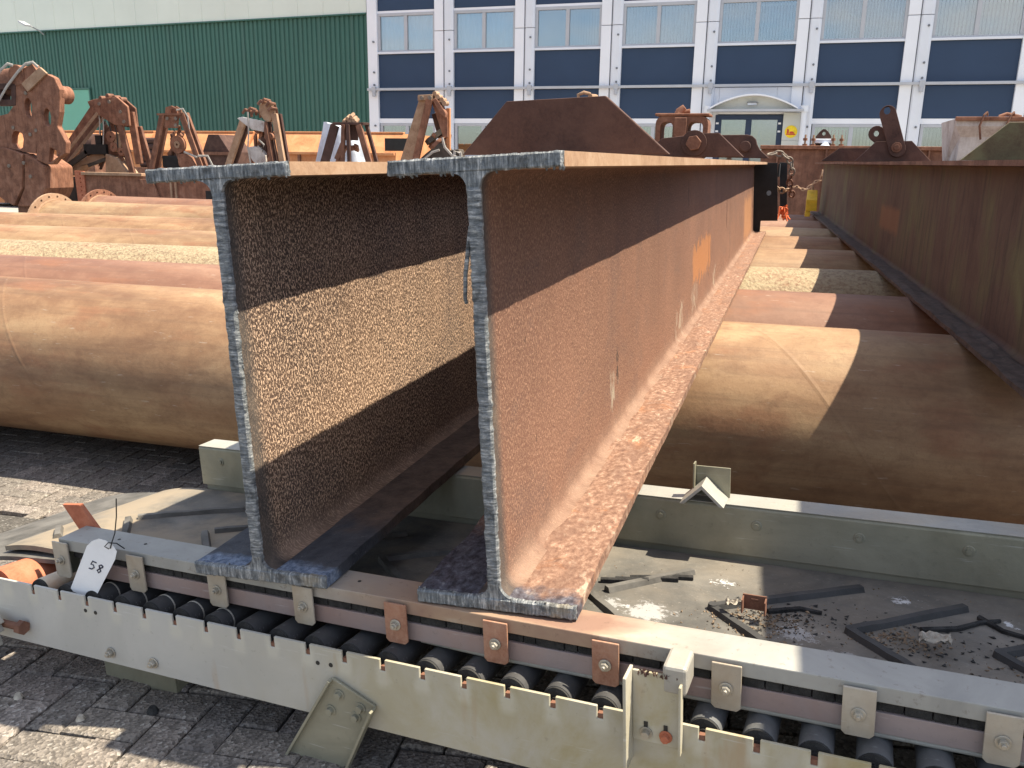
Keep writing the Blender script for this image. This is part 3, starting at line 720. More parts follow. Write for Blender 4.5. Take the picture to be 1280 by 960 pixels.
ph = n.math('ABSOLUTE', n.math('SUBTRACT', n.math('FRACT', n.math('MULTIPLY_ADD', px, 1 / 0.0585, 0.783 / 0.0585 + 0.5)), 0.5))
drip = n.math('MULTIPLY', n.ramp(n.math('ADD', ph, n.math('MULTIPLY', n.math('SUBTRACT', n.noise(v, 40, 4, 0.6), 0.5), 0.25)), [(0.10, 1.0), (0.24, 0.0)]), n.band(n.math('ADD', pz, n.math('MULTIPLY', st, 0.03)), -0.092, -0.05, 0.012))
c = n.mix(n.math('MULTIPLY', drip, 0.5), c, (0.55, 0.53, 0.44))
rs_ = n.ramp(n.noise(n.co((18, 1, 3.5)), 1.0, 5, 0.6), [(0.60, 0.0), (0.72, 1.0)])
c = n.mix(n.math('MULTIPLY', rs_, 0.45), c, (0.36, 0.22, 0.10))
sc = n.noise(n.co((6, 60, 90), rot=(0, 0.25, 0)), 2, 3, 0.6)
c = n.mix(n.math('MULTIPLY', n.ramp(sc, [(0.66, 0.0), (0.72, 1.0)]), 0.25), c, (0.62, 0.62, 0.6))
c = n.mix(n.math('MULTIPLY', n.ramp(n.noise(v, 90, 4, 0.7), [(0.62, 0.0), (0.70, 1.0)]), 0.3), c, (0.20, 0.18, 0.13))
MT['side_plate_paint'] = n.done(c, 0.6, 0.05, n.bump(big, 0.15, 0.003), 0.4)
# front side plate with a slot for every roller shaft
PT, PB = -0.067, -0.173; SL = 0.0585; K0 = -0.783
out = [(X0, PB), (X1, PB), (X1, PT)]
k = int((X1 - K0) / SL)
while K0 + k * SL > X0 + 0.05:
    x = K0 + k * SL; out += [(x + 0.0036, PT), (x + 0.0036, PT - 0.0165), (x - 0.0036, PT - 0.0165), (x - 0.0036, PT)]; k -= 1
    if k < 0: break
out += [(X0, PT)]
p = MB(); p.plate(out, -0.055, -0.051); p.box(X0, X1, -0.0505, -0.02, PB, PB + 0.004)
cb(p, 'side_plate', 'side_plate_paint', bevel=0.0008, segs=1)
bp = MB(); bp.box(-0.885, X1, 0.445, 0.45, -0.173, -0.078); cb(bp, 'side_plate', 'galv_dull')
for (x, z) in ((-0.628, -0.154), (-0.542, -0.154)):
    b = MB(); b.tube([(x, -0.0555, z), (x, -0.0575, z)], 0.0085, 16); hexa(b, (x, -0.0575, z), 0.0058, 0.006)
    b.tube([(x, -0.063, z), (x, -0.067, z)], 0.003, 8); cb(b, 'bolt', 'bolt_zinc', bevel=0.0006)
for (x, z) in ((-0.67, -0.091), (-0.649, -0.091), (-0.241, -0.092), (-0.22, -0.091)):
    b = MB(); b.tube([(x, -0.0556, z), (x, -0.0552, z)], 0.0032, 12); cb(b, 'hole_plug', 'wire_black')
# rollers
ax = -0.0855; rr = random.Random(9); rol = {}
for kind, mt in (('d', 'roller_steel'), ('g', 'roller_grey'), ('c', 'roller_cream')):
    m = MB(); m.tube([(0, -0.040, 0), (0, -0.036, 0), (0, 0.43, 0)], 0.0185, 28); rol[kind] = m.mesh('roller', mt, True)
shaft = MB(); shaft.box(-0.0038, 0.0038, -0.0530, -0.038, -0.0040, 0.0035); shaft_me = shaft.mesh('shaft', 'rust_brown')
cap = MB(); cap.hollow((0, -0.0435, 0), (0, -0.0395, 0), 0.0178, 0.007, 28); cap.tube([(0, -0.046, 0), (0, -0.041, 0)], 0.0068, 12); cap_me = cap.mesh('end_cap', 'strip_black', True)
rim = MB(); rim.hollow((0, 0.0, 0), (0, 0.0022, 0), 0.01905, 0.0184, 40); rim_me = rim.mesh('glint_ring', 'sunlit_edge', True)  # pale ring colour stands for sunlight catching the left rollers' ends
for i in range(36):
    x = K0 + i * SL
    if x > X1 - 0.05: break
    kind = 'c' if i == 0 else 'g' if x > 0.27 else 'd'
    o = bpy.data.objects.new('roller', rol[kind]); C.objects.link(o); o.parent = conv; o.location = (x, 0.0, HZ + ax); o.rotation_euler.x = -0.085
    if kind == 'c': o['label'] = 'cream and orange end roller'
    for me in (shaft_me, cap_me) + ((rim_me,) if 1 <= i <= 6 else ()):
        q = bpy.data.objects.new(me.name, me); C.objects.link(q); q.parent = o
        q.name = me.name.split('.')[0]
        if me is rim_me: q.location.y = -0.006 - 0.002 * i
m = MB(); m.tube([(-0.905, -0.03, -0.108), (-0.905, 0.38, -0.155)], 0.040, 48); m.tube([(-0.905, -0.032, -0.108), (-0.905, -0.036, -0.108)], 0.03, 24)
m.v = [(a, b, c - 0.004) for a, b, c in m.v]; cb(m, 'end_pulley', 'rust_red', smooth=True)
# front rail: pressed angle, rubber strip, clamp bar, straps with bolts
RX0, RX1 = -0.756, 1.3
m = MB(); m.plate([(-0.016, 0.0), (0.038, 0.0), (0.038, -0.0035), (-0.0125, -0.0035), (-0.0125, -0.019), (-0.016, -0.019)], RX0, RX1, axes='yz')
front_rail = cb(m, 'front_rail', 'galv_rail', bevel=0.0012)
n = N('galv_rail_front'); v = n.co(); px, py, pz = n.xyz()
big = n.noise(v, 9, 6, 0.62, 0.5)
c = n.ramp(big, [(0.32, (0.26, 0.255, 0.235)), (0.68, (0.38, 0.37, 0.335))])
rp = n.noise(n.co((1, 2, 2), loc=(2, 0, 0)), 5, 5, 0.6, 0.5)
mid = n.band(n.math('ADD', px, n.math('MULTIPLY', n.math('SUBTRACT', rp, 0.5), 0.2)), -0.30, 0.30, 0.18)
c = n.mix(n.math('MULTIPLY', mid, 0.9), c, n.ramp(rp, [(0.36, (0.26, 0.145, 0.10)), (0.52, (0.36, 0.235, 0.15)), (0.64, (0.48, 0.42, 0.33))]))
c = n.mix(n.math('MULTIPLY', n.ramp(n.noise(v, 90, 4, 0.7), [(0.60, 0.0), (0.68, 1.0)]), 0.35), c, (0.13, 0.085, 0.06))
MT['galv_rail_front'] = n.done(c, 0.55, 0.1, n.bump(big, 0.3, 0.002), 0.4)
front_rail.data.materials[0] = MT['galv_rail_front']
m = MB(); m.box(RX0 + 0.003, RX1, 0.030, 0.036, -0.066, -0.0038); m.box(RX0, RX0 + 0.0028, -0.010, 0.036, -0.066, -0.0038); cb(m, 'rail_back', 'galv_dull')
m = MB(); rs = random.Random(2); x = RX0 + 0.02
while x < RX1:
    L = rs.uniform(0.015, 0.04); m.box(x, x + L - 0.0012, -0.0095 + rs.uniform(-.001, .001), 0.02, -0.033, -0.0192 + rs.uniform(0, .001)); x += L
stuff(cb(m, 'rubber_strip', 'strip_black', bevel=0.001))
m = MB(); m.box(RX0 + 0.035, RX1, -0.0115, 0.015, -0.0585, -0.0335); bar = cb(m, 'clamp_bar', 'bar_pink', bevel=0.001)
m = MB(); m.tube([(-0.11, 0.0, -0.0625), (0.0, -0.004, -0.0632), (RX1, -0.006, -0.063)], 0.0038, 10); cb(m, 'edge_rod', 'galv_rail', smooth=True)
xs = [-0.748, -0.59, -0.433, -0.282, -0.135, 0.008, 0.150, 0.290, 0.427, 0.560, 0.69, 0.82, 0.95, 1.08, 1.2]
zb = [-0.063, -0.062, -0.058, -0.053, -0.052, -0.050, -0.049, -0.046, -0.043, -0.042] + [-0.042] * 5
mats = ['strap_grey'] * 4 + ['strap_rust'] * 3 + ['strap_grey'] * 8
rust('strap_rust', (0.20, 0.085, 0.05), (0.33, 0.16, 0.10), (0.42, 0.25, 0.17), 18, 0.3, 200)
for x, z, mt in zip(xs, zb, mats):
    m = MB(); w = 0.0165; z = min(z, -0.06)
    ol = [(x - w, -0.0035), (x + w, -0.0035), (x + w, z + 0.004), (x + w - 0.004, z), (x - w + 0.004, z), (x - w, z + 0.004)]
    m.plate(ol, -0.0225, -0.0195); st = cb(m, 'clamp_strap', mt, bevel=0.0008)
    zc = -0.033
    b = MB(); b.tube([(x, -0.0228, zc), (x, -0.0245, zc)], 0.0078, 16); hexa(b, (x, -0.0245, zc), 0.0052, 0.005); b.tube([(x, -0.029, zc), (x, -0.0325, zc)], 0.0027, 8)
    b.build('bolt', 'bolt_zinc', st, bevel=0.0005)
for x in (-0.655, -0.60, -0.245, -0.21, -0.47):
    m = MB(); m.tube([(x, 0.012, 0.0002), (x, 0.012, 0.0006)], 0.0026, 10); cb(m, 'rail_hole', 'wire_black')
# back rail
m = MB(); m.plate([(0.440, -0.085), (0.440, -0.004), (0.444, 0.0), (0.490, 0.0), (0.490, -0.004), (0.4435, -0.004), (0.4435, -0.085)], -0.892, RX1, axes='yz')
m.box(-0.892, -0.889, 0.4437, 0.489, -0.085, -0.0042)
cb(m, 'back_rail', 'galv_dull', bevel=0.0015)
m2 = MB(); m2.box(-0.8918, RX1, 0.441, 0.4895, 0.0002, 0.0012); cb(m2, 'rail_cover', 'galv_rail')
for x in (-0.835, -0.68, -0.52, -0.36, -0.205, -0.05, 0.107, 0.263, 0.417, 0.567, 0.72):
    b = MB(); b.tube([(x, 0.4398, -0.03), (x, 0.4385, -0.03)], 0.0085, 18, 0.0075); b.tube([(x, 0.4385, -0.03), (x, 0.4355, -0.03)], 0.0042, 12); cb(b, 'bolt', 'galv_dull', smooth=True)
# angle and plate standing on the back rail
m = MB(); m.box(0.160, 0.216, 0.468, 0.471, 0.002, 0.053); m.box(0.157, 0.1598, 0.455, 0.4705, 0.002, 0.06); cb(m, 'stop_plate', 'galv_dull', bevel=0.0006)
m = MB(); m.plate([(0.142, 0.0015), (0.178, 0.036), (0.214, 0.0015), (0.207, 0.0015), (0.178, 0.029), (0.149, 0.0015)], 0.420, 0.467); cb(m, 'angle_stop', 'galv_rail', bevel=0.0006)
# belt with moulded chevron cleats
def belt_h(x, y):
    h = -0.0605 - 0.085 * (y - 0.05) + 0.0012 * nz(x * 7, y * 7, 1.3)
    if x < -0.5: h -= 0.0
    if x < -0.88: h -= 1.2 * (x + 0.88) ** 2
    return h
m = MB(); BX0 = -0.985
def edge(y): return BX0 - 0.02 + 0.12 * max(0, 0.26 - y) ** 1.0 - 0.0 * y
top = lambda u, v: ((edge(0.045 + 0.392 * v) * (1 - u) + RX1 * u), 0.045 + 0.392 * v, 0)
def fn(u, v):
    uu = u ** 1.7; x, y, _ = top(uu, v); return (x, y, belt_h(x, y))
m.grid(fn, 110, 14)
n0 = len(m.v); m.v += [(a, b, c - 0.009) for a, b, c in m.v[:n0]]; m.f += [tuple(i + n0 for i in f[::-1]) for f in list(m.f)]
W1 = 15
def wall(ids):
    for a, b in zip(ids, ids[1:]): m.f.append((a, b, b + n0, a + n0))
wall(list(range(0, W1))); wall([i * W1 for i in range(111)]); wall([i * W1 + 14 for i in range(111)]); wall([110 * W1 + j for j in range(W1)])
belt = cb(m, 'belt', 'belt_rubber', smooth=True)
def cleat(xa, ya, up, lo, mat='cleat_rubber', w=0.016, gap=0.0, h=0.009):
    mb = MB(); rc = random.Random(int(xa * 1000))
    def arm(a, b, n=7):
        pts = []
        for i in range(n + 1):
            t = i / n; x = a[0] + (b[0] - a[0]) * t; y = a[1] + (b[1] - a[1]) * t; pts.append((x, y))
        d = Vector((b[0] - a[0], b[1] - a[1], 0)).normalized(); q = Vector((-d.y, d.x, 0)) * w / 2; q2 = q * 0.6
        vs = []; fs = []
        for i, (x, y) in enumerate(pts):
            z = belt_h(x, y) - 0.001; j = rc.uniform(-.0006, .0006); hh = h * (1 + rc.uniform(-.12, .12))
            vs += [(x - q.x, y - q.y, z), (x - q2.x + j, y - q2.y, z + hh), (x + q2.x + j, y + q2.y, z + hh), (x + q.x, y + q.y, z)]
        for i in range(n):
            A = i * 4; B = A + 4
            fs += [(A, A + 1, B + 1, B), (A + 1, A + 2, B + 2, B + 1), (A + 2, A + 3, B + 3, B + 2)]
        fs += [(0, 3, 2, 1), (n * 4, n * 4 + 1, n * 4 + 2, n * 4 + 3)]
        mb.add(vs, fs)
    if up: arm((xa + gap, ya + gap), up)
    if lo: arm((xa + 0.0025, ya - 0.003), lo)
    if not gap and up and lo:
        z = belt_h(xa, ya); mb.tube([(xa + 0.002, ya, z - 0.001), (xa + 0.002, ya, z + h)], w * 0.56, 12, w * 0.42)
    ob = mb.build('cleat', mat, belt, smooth=True)
for (xa, ya, up, lo, mt, gp) in ((-0.965, 0.145, None, (-0.90, 0.09), 'cleat_rubber', 0), (-0.865, 0.215, (-0.70, 0.345), (-0.755, 0.10), 'cleat_rubber', 0.012), (-0.672, 0.208, (-0.52, 0.335), (-0.565, 0.10), 'cleat_rubber', 0.012),
        (-0.305, 0.215, (-0.13, 0.355), (-0.16, 0.085), 'cleat_rubber', 0), (-0.49, 0.21, (-0.33, 0.34), (-0.38, 0.10), 'cleat_rubber', 0), (-0.125, 0.215, (-0.02, 0.30), (0.0, 0.10), 'cleat_rubber', 0),
        (0.055, 0.212, (0.178, 0.355), (0.175, 0.085), 'cleat_rubber', 0.02), (0.230, 0.230, (0.425, 0.382), (0.36, 0.095), 'cleat_dark', 0), (0.412, 0.222, (0.56, 0.362), (0.52, 0.10), 'cleat_dark', 0),
        (0.585, 0.222, (0.76, 0.37), (0.70, 0.10), 'cleat_dark', 0), (0.77, 0.222, (0.93, 0.37), (0.88, 0.10), 'cleat_dark', 0), (0.95, 0.222, (1.1, 0.37), (1.06, 0.10), 'cleat_dark', 0)):
    cleat(xa, ya, up, lo, mt, gap=gp)
m = MB()                                                        # the belt's return run, turned down at the end pulley
def fn(u, v): return (-1.20 + 0.42 * u, 0.012 + 0.42 * v + 0.03 * u * (1 - v), -0.0715 - 0.055 * (1 - u) ** 2 - 0.025 * v + 0.004 * nz(u * 3, v * 3, 5))
m.grid(fn, 14, 10); n0 = len(m.v); m.v += [(a, b, c - 0.008) for a, b, c in m.v[:n0]]; m.f += [tuple(i + n0 for i in f[::-1]) for f in list(m.f)]
for ids in ([i for i in range(11)], [i * 11 for i in range(15)], [i * 11 + 10 for i in range(15)], [14 * 11 + j for j in range(11)]):
    for a, b in zip(ids, ids[1:]): m.f.append((a, b, b + n0, a + n0))
cb(m, 'belt_return', 'cleat_rubber', smooth=True)
# red-brown stop plate at the end of the front rail
m = MB(); m.plate([(-0.808, 0.030), (-0.768, 0.034), (-0.730, -0.012), (-0.776, -0.014)], 0.040, 0.048); m.box(-0.775, -0.722, 0.0402, 0.062, -0.020, -0.0145)
cb(m, 'stop_plate', 'rust_red', bevel=0.001)['label'] = 'red-brown rusty stop plate'
# bracket with tube stub, bolted to the front plate
br = MB(); br.box(0.193, 0.246, -0.0592, -0.0556, -0.096, -0.008); br.box(0.189, 0.1928, -0.086, -0.0556, -0.122, -0.004); br.box(0.2462, 0.2492, -0.068, -0.0556, -0.10, -0.014)
bo = cb(br, 'rail_bracket', 'side_plate_paint', bevel=0.0008)
st = MB(); st.box(0.2265, 0.2535, -0.060, -0.0165, -0.030, 0.0045); st.build('tube_stub', 'galv_rail', bo, bevel=0.004)
sl = MB(); sl.box(0.206, 0.2105, -0.0602, -0.0594, -0.083, -0.070); sl.box(0.2285, 0.233, -0.0602, -0.0594, -0.083, -0.070); sl.build('slot', 'wire_black', bo)
for i, (x, mt) in enumerate(((0.2085, 'bolt_zinc'), (0.231, 'rust_red'))):
    b = MB(); b.tube([(x, -0.0594, -0.084), (x, -0.061, -0.084)], 0.0075, 16); hexa(b, (x, -0.061, -0.084), 0.005, 0.006); b.build('bolt', mt, bo, bevel=0.0004)
rs = MB()
for i in range(26):
    x = 0.19 + 0.06 * rr.random(); rs.add([(x + rr.uniform(-.003, .003), -0.058 + rr.uniform(-.003, .0005), -0.006 + rr.uniform(-.008, .002)) for _ in range(4)], [(0, 1, 2), (0, 2, 3), (0, 1, 3), (1, 2, 3)])
stuff(rs.build('weld_bead', 'rust_plate', bo))
# slanted leg bracket
A = Vector((-0.216, 0, -0.107)); B = Vector((-0.152, 0, -0.136)); Cc = Vector((-0.214, 0, -0.262)); D = Vector((-0.318, 0, -0.266))
m = MB(); m.plate([(A.x, A.z), (B.x, B.z), (Cc.x, Cc.z), (D.x, D.z)], -0.0590, -0.0556)
def fl(p, q, d):
    t = (q - p).normalized(); nn = Vector((t.z, 0, -t.x)) * 0.0018
    m.add([(p.x - nn.x, y, p.z - nn.z) for y in (-0.0555 - d, -0.0592)] + [(q.x - nn.x, y, q.z - nn.z) for y in (-0.0555 - d * 0.8, -0.0592)] + [(p.x + nn.x, y, p.z + nn.z) for y in (-0.0555 - d, -0.0592)] + [(q.x + nn.x, y, q.z + nn.z) for y in (-0.0555 - d * 0.8, -0.0592)],
          [(0, 1, 3, 2), (4, 6, 7, 5), (0, 4, 5, 1), (2, 3, 7, 6), (0, 2, 6, 4), (1, 5, 7, 3)])
fl(A, D, 0.014); fl(B, Cc, 0.018); fl(A, B, 0.006)
lo_ = cb(m, 'leg_bracket', 'galv_dull', bevel=0.0006)
for (x, z) in ((-0.208, -0.130), (-0.224, -0.157), (-0.184, -0.158), (-0.176, -0.143)):
    b = MB(); b.tube([(x, -0.0592, z), (x, -0.0605, z)], 0.008, 16); hexa(b, (x, -0.0605, z), 0.0052, 0.005); b.build('bolt', 'galv_dull', lo_, bevel=0.0004)
m = MB(); m.box(-0.715, -0.562, -0.004, 0.0, -0.262, -0.168); m.box(-0.715, -0.562, 0.0002, 0.03, -0.262, -0.258); m.box(-0.7148, -0.7108, 0.0002, 0.03, -0.2578, -0.168); m.box(-0.5662, -0.5622, 0.0002, 0.03, -0.2578, -0.168)
cb(m, 'foot_channel', 'galv_dull', bevel=0.003)
# tensioner: hook bracket and bolt at the left end of the front plate
m = MB(); m.plate([(-0.90, -0.120), (-0.845, -0.122), (-0.838, -0.132), (-0.847, -0.138), (-0.842, -0.148), (-0.856, -0.152), (-0.852, -0.175), (-0.864, -0.160), (-0.90, -0.158)], -0.092, -0.072)
tb = cb(m, 'tensioner_bracket', 'galv_rail', bevel=0.001)
m = MB(); m.tube([(-0.86, -0.066, -0.140), (-0.8151, -0.066, -0.140)], 0.006, 12)
m.plate([(-0.066 + 0.0115 * math.cos(.3 + k * math.pi / 3), -0.140 + 0.0115 * math.sin(.3 + k * math.pi / 3)) for k in range(6)], -0.815, -0.803, axes='yz')
m.build('tensioner_bolt', 'rust_brown', tb, bevel=0.0006)
# hidden stand legs on the right
for x in (0.35, 1.2):
    for y in (-0.02, 0.40):
        m = MB(); m.box(x - 0.02, x + 0.02, y - 0.02, y + 0.02, -0.30, -0.168); cb(m, 'stand_leg', 'galv_dull')
# ------------------------------------------------------------------ things lying on the conveyor
def on_conv(x, y, h): return O + ex * x + ey * y + ez * h
CR = CM.to_euler()
t = thing('price_tag', 'white paper tag with handwritten number on a black wire, hanging from the conveyor rail', 'tag', on_conv(-0.613, -0.022, 0.002), CR)
pl = MB(); tagpoly = [(-0.612, 0.014), (-0.606, 0.006), (-0.612, -0.008), (-0.664, -0.080), (-0.668, -0.082), (-0.712, -0.074), (-0.714, -0.070), (-0.668, 0.006), (-0.655, 0.016), (-0.640, 0.022), (-0.625, 0.021)]
sx = 0.613
tagpoly = [(a + sx, b) for a, b in tagpoly]
pl.plate(tagpoly, -0.0145, -0.0140)
for i, vv in enumerate(pl.v): pl.v[i] = (vv[0], vv[1] - 0.05 * max(0, -vv[2]) - 0.02 * max(0, -vv[2] - .03) , vv[2])
pl.build('card', 'tag_white', t)
ik = MB()
def pen(pts, r=0.0011):
    ik.tube([(p[0], -0.0152 - 0.05 * max(0, -p[1]) - 0.02 * max(0, -p[1] - .03), p[1]) for p in pts], r, 6)
U = Vector((0.044, -0.010)); Vv = Vector((0.046, 0.075)).normalized() * 0.016; Uu = Vector((0.95, -0.20)) * 0.0115
c0 = Vector((-0.056, -0.030))
def gl(pts, o): return [tuple(c0 + Uu * (o + x) + Vv * y) for x, y in pts]
pen(gl([(0.9, 1.0), (0.2, 1.0), (0.1, 0.58), (0.55, 0.62), (0.85, 0.38), (0.55, 0.08), (0.05, 0.05)], 0.0))
pen(gl([(0.85, 0.9), (0.5, 1.0), (0.2, 0.82), (0.45, 0.55), (0.8, 0.30), (0.55, 0.0), (0.18, 0.2), (0.5, 0.55), (0.85, 0.78), (0.85, 0.9)], 1.3))
ik.build('handwriting', 'ink_black', t)
wr = MB(); wr.tube([(-0.004, -0.016, 0.010), (0.0, -0.0145, 0.020), (0.006, -0.012, 0.034), (0.010, -0.008, 0.060), (0.013, -0.006, 0.088)], 0.0009, 6)
wr.tube([(-0.004, -0.018, 0.010), (-0.010, -0.020, 0.014), (-0.006, -0.016, 0.019), (0.004, -0.010, 0.017), (0.002, 0.004, 0.002)], 0.0009, 6)
wr.build('wire', 'wire_black', t)
m = MB(); m.box(-0.016, 0.016, -0.001, 0.001, 0, 0.022); m.box(-0.016, -0.014, -0.016, -0.0012, 0, 0.020); m.box(0.014, 0.016, -0.016, -0.0012, 0, 0.020); m.box(-0.005, 0.005, -0.0022, -0.0012, 0.014, 0.017)
o = m.build('metal_clip', 'rust_brown', None, bevel=0.0008); o.location = on_conv(0.290, 0.218, -0.060); o.rotation_euler = CM.to_euler(); tag(o, 'small rusty U-shaped metal clip lying inside a belt chevron', 'metal clip')
def crumple(name, label, x, y, sz, mat, seed, cat):
    mb = MB(); rq = random.Random(seed)
    def fn(u, v): return ((u - .5) * sz * (1 + .3 * nz(v * 3, seed)), (v - .5) * sz * 0.6 * (1 + .4 * nz(u * 3, seed + 4)), 0.002 + 0.012 * abs(nz(u * 4 + seed, v * 4, 2)) + 0.004 * u)
    mb.grid(fn, 9, 7); n0 = len(mb.v); mb.v += [(a, b, c - 0.0012) for a, b, c in mb.v[:n0]]; mb.f += [tuple(i + n0 for i in f[::-1]) for f in list(mb.f)]
    o = mb.build(name, mat, None); o.location = on_conv(x, y, -0.058); o.rotation_euler = CM.to_euler(); return tag(o, label, cat)
crumple('dry_leaf', 'crumpled grey-tan dry leaf on the shaded belt between two chevrons', 0.512, 0.205, 0.036, 'debris_grey', 3, 'leaf')
crumple('bark_piece', 'flat tan flake lying in the corner of a belt chevron beside the rusty clip', 0.262, 0.215, 0.022, 'debris_grey', 8, 'debris')
m = MB(); rr = random.Random(12)
for _ in range(1900):
    q = rr.random()
    if q < 0.25: x, y = rr.gauss(0.29, 0.035), rr.gauss(0.215, 0.03)
    elif q < 0.45: x, y = rr.uniform(0.0, 0.42), rr.gauss(0.095, 0.022)
    elif q < 0.60: x, y = rr.gauss(0.47, 0.03), rr.gauss(0.225, 0.02)
    elif q < 0.70: x, y = rr.gauss(0.57, 0.03), rr.gauss(0.12, 0.02)
    elif q < 0.80: x, y = rr.gauss(0.65, 0.03), rr.gauss(0.22, 0.02)
    else: x, y = rr.uniform(-0.2, 0.8), rr.uniform(0.06, 0.42)
    if not 0.05 < y < 0.43: continue
    s = rr.uniform(0.0006, 0.0042) * (0.6 if q > .8 else 1); z = belt_h(x, y)
    m.add([(x + rr.uniform(-s, s), y + rr.uniform(-s, s), z + rr.uniform(0, s)) for _ in range(3)] + [(x, y, z - 0.0005)], [(0, 1, 2), (0, 3, 1), (1, 3, 2), (2, 3, 0)])
o = m.build('debris', 'debris_brown', None); o.location = on_conv(0, 0, 0); o.rotation_euler = CM.to_euler(); stuff(o); tag(o, 'brown crumbs of rust and dirt scattered over the belt', 'debris')
m = MB(); rd = random.Random(31)
for _ in range(520):
    q = rd.random()
    if q < 0.4: x, y = rd.gauss(0.33, 0.045), rd.gauss(0.235, 0.035)
    elif q < 0.75: x, y = rd.gauss(0.50, 0.05), rd.gauss(0.235, 0.04)
    else: x, y = rd.gauss(0.66, 0.05), rd.gauss(0.235, 0.04)
    if not 0.05 < y < 0.43: continue
    s = 0.0006 + 0.0034 * rd.random() ** 2; z = belt_h(x, y); a = rd.uniform(0, 3.14)
    m.add([(x + s * math.cos(a + k * 2.1) * rd.uniform(.5, 1.8), y + s * math.sin(a + k * 2.1), z + rd.uniform(0, s * .7)) for k in range(3)] + [(x, y, z - 0.0005)], [(0, 1, 2), (0, 3, 1), (1, 3, 2), (2, 3, 0)])
o = m.build('grit', 'strip_black', None); o.location = on_conv(0, 0, 0); o.rotation_euler = CM.to_euler(); stuff(o); tag(o, 'dark grit and rubber crumbs lying inside the belt chevrons', 'grit')
for k, (pts, lb) in enumerate((([(0.50, 0.262), (0.545, 0.285), (0.575, 0.318), (0.60, 0.335)], 'long dark rubber strip lying beside the upper arm of the right chevron'), ([(0.575, 0.335), (0.60, 0.30), (0.632, 0.288)], 'short dark bent rubber strip near the white spot on the belt'), ([(0.305, 0.245), (0.345, 0.272), (0.375, 0.268)], 'dark torn rubber strip beside the rusty clip'))):
    mb = MB(); mb.tube([(x, y, belt_h(x, y) + 0.003) for x, y in pts], 0.0045, 6, 0.003); o = mb.build('rubber_scrap', 'strip_black', None, smooth=True); o.location = on_conv(0, 0, 0); o.rotation_euler = CM.to_euler(); tag(o, lb, 'rubber scrap')
m = MB()
for i in range(5):
    a = Vector((0.055 + 0.02 * i, 0.262 + 0.012 * i + 0.004 * rr.random(), 0)); b = a + Vector((0.05, 0.012 + 0.01 * rr.random(), 0))
    m.bar((a.x, a.y, belt_h(a.x, a.y) + .003), (b.x, b.y, belt_h(b.x, b.y) + .004), 0.008, 0.006 + .003 * rr.random(), ref=(0, 0, 1))
o = m.build('rubber_scrap', 'strip_black', None, bevel=0.001); o.location = on_conv(0, 0, 0); o.rotation_euler = CM.to_euler(); tag(o, 'torn black strip of rubber at the edge of the right cut beam', 'rubber scrap')
m = MB(); m.box(-0.035, 0.035, -0.02, 0.02, 0.0, 0.010); o = m.build('plastic_scrap', 'blue_plastic', None, bevel=0.003); o.location = (-0.865, 1.035, 0.526); o.rotation_euler.z = .3; tag(o, 'small blue plastic scrap on the pavers below the conveyor foot', 'plastic scrap')
for i, (x, y, s, mt, lb) in enumerate(((-1.10, 0.875, .008, 'debris_grey', 'pale pebble on the shaded pavers at the left edge'), (-0.955, 0.855, .008, 'debris_grey', 'pale pebble on the pavers beside the sunlit patch'), (-0.86, 0.90, .010, 'strip_black', 'black stone chip on the shaded pavers'))):
    mb = MB(); mb.tube([(0, 0, 0), (0, 0, s * .5), (0, 0, s)], s, 7, s * .5); o = mb.build('pebble', mt, None, loc=(x, y, terrain(x, y) + 0.019)); tag(o, lb, 'pebble')
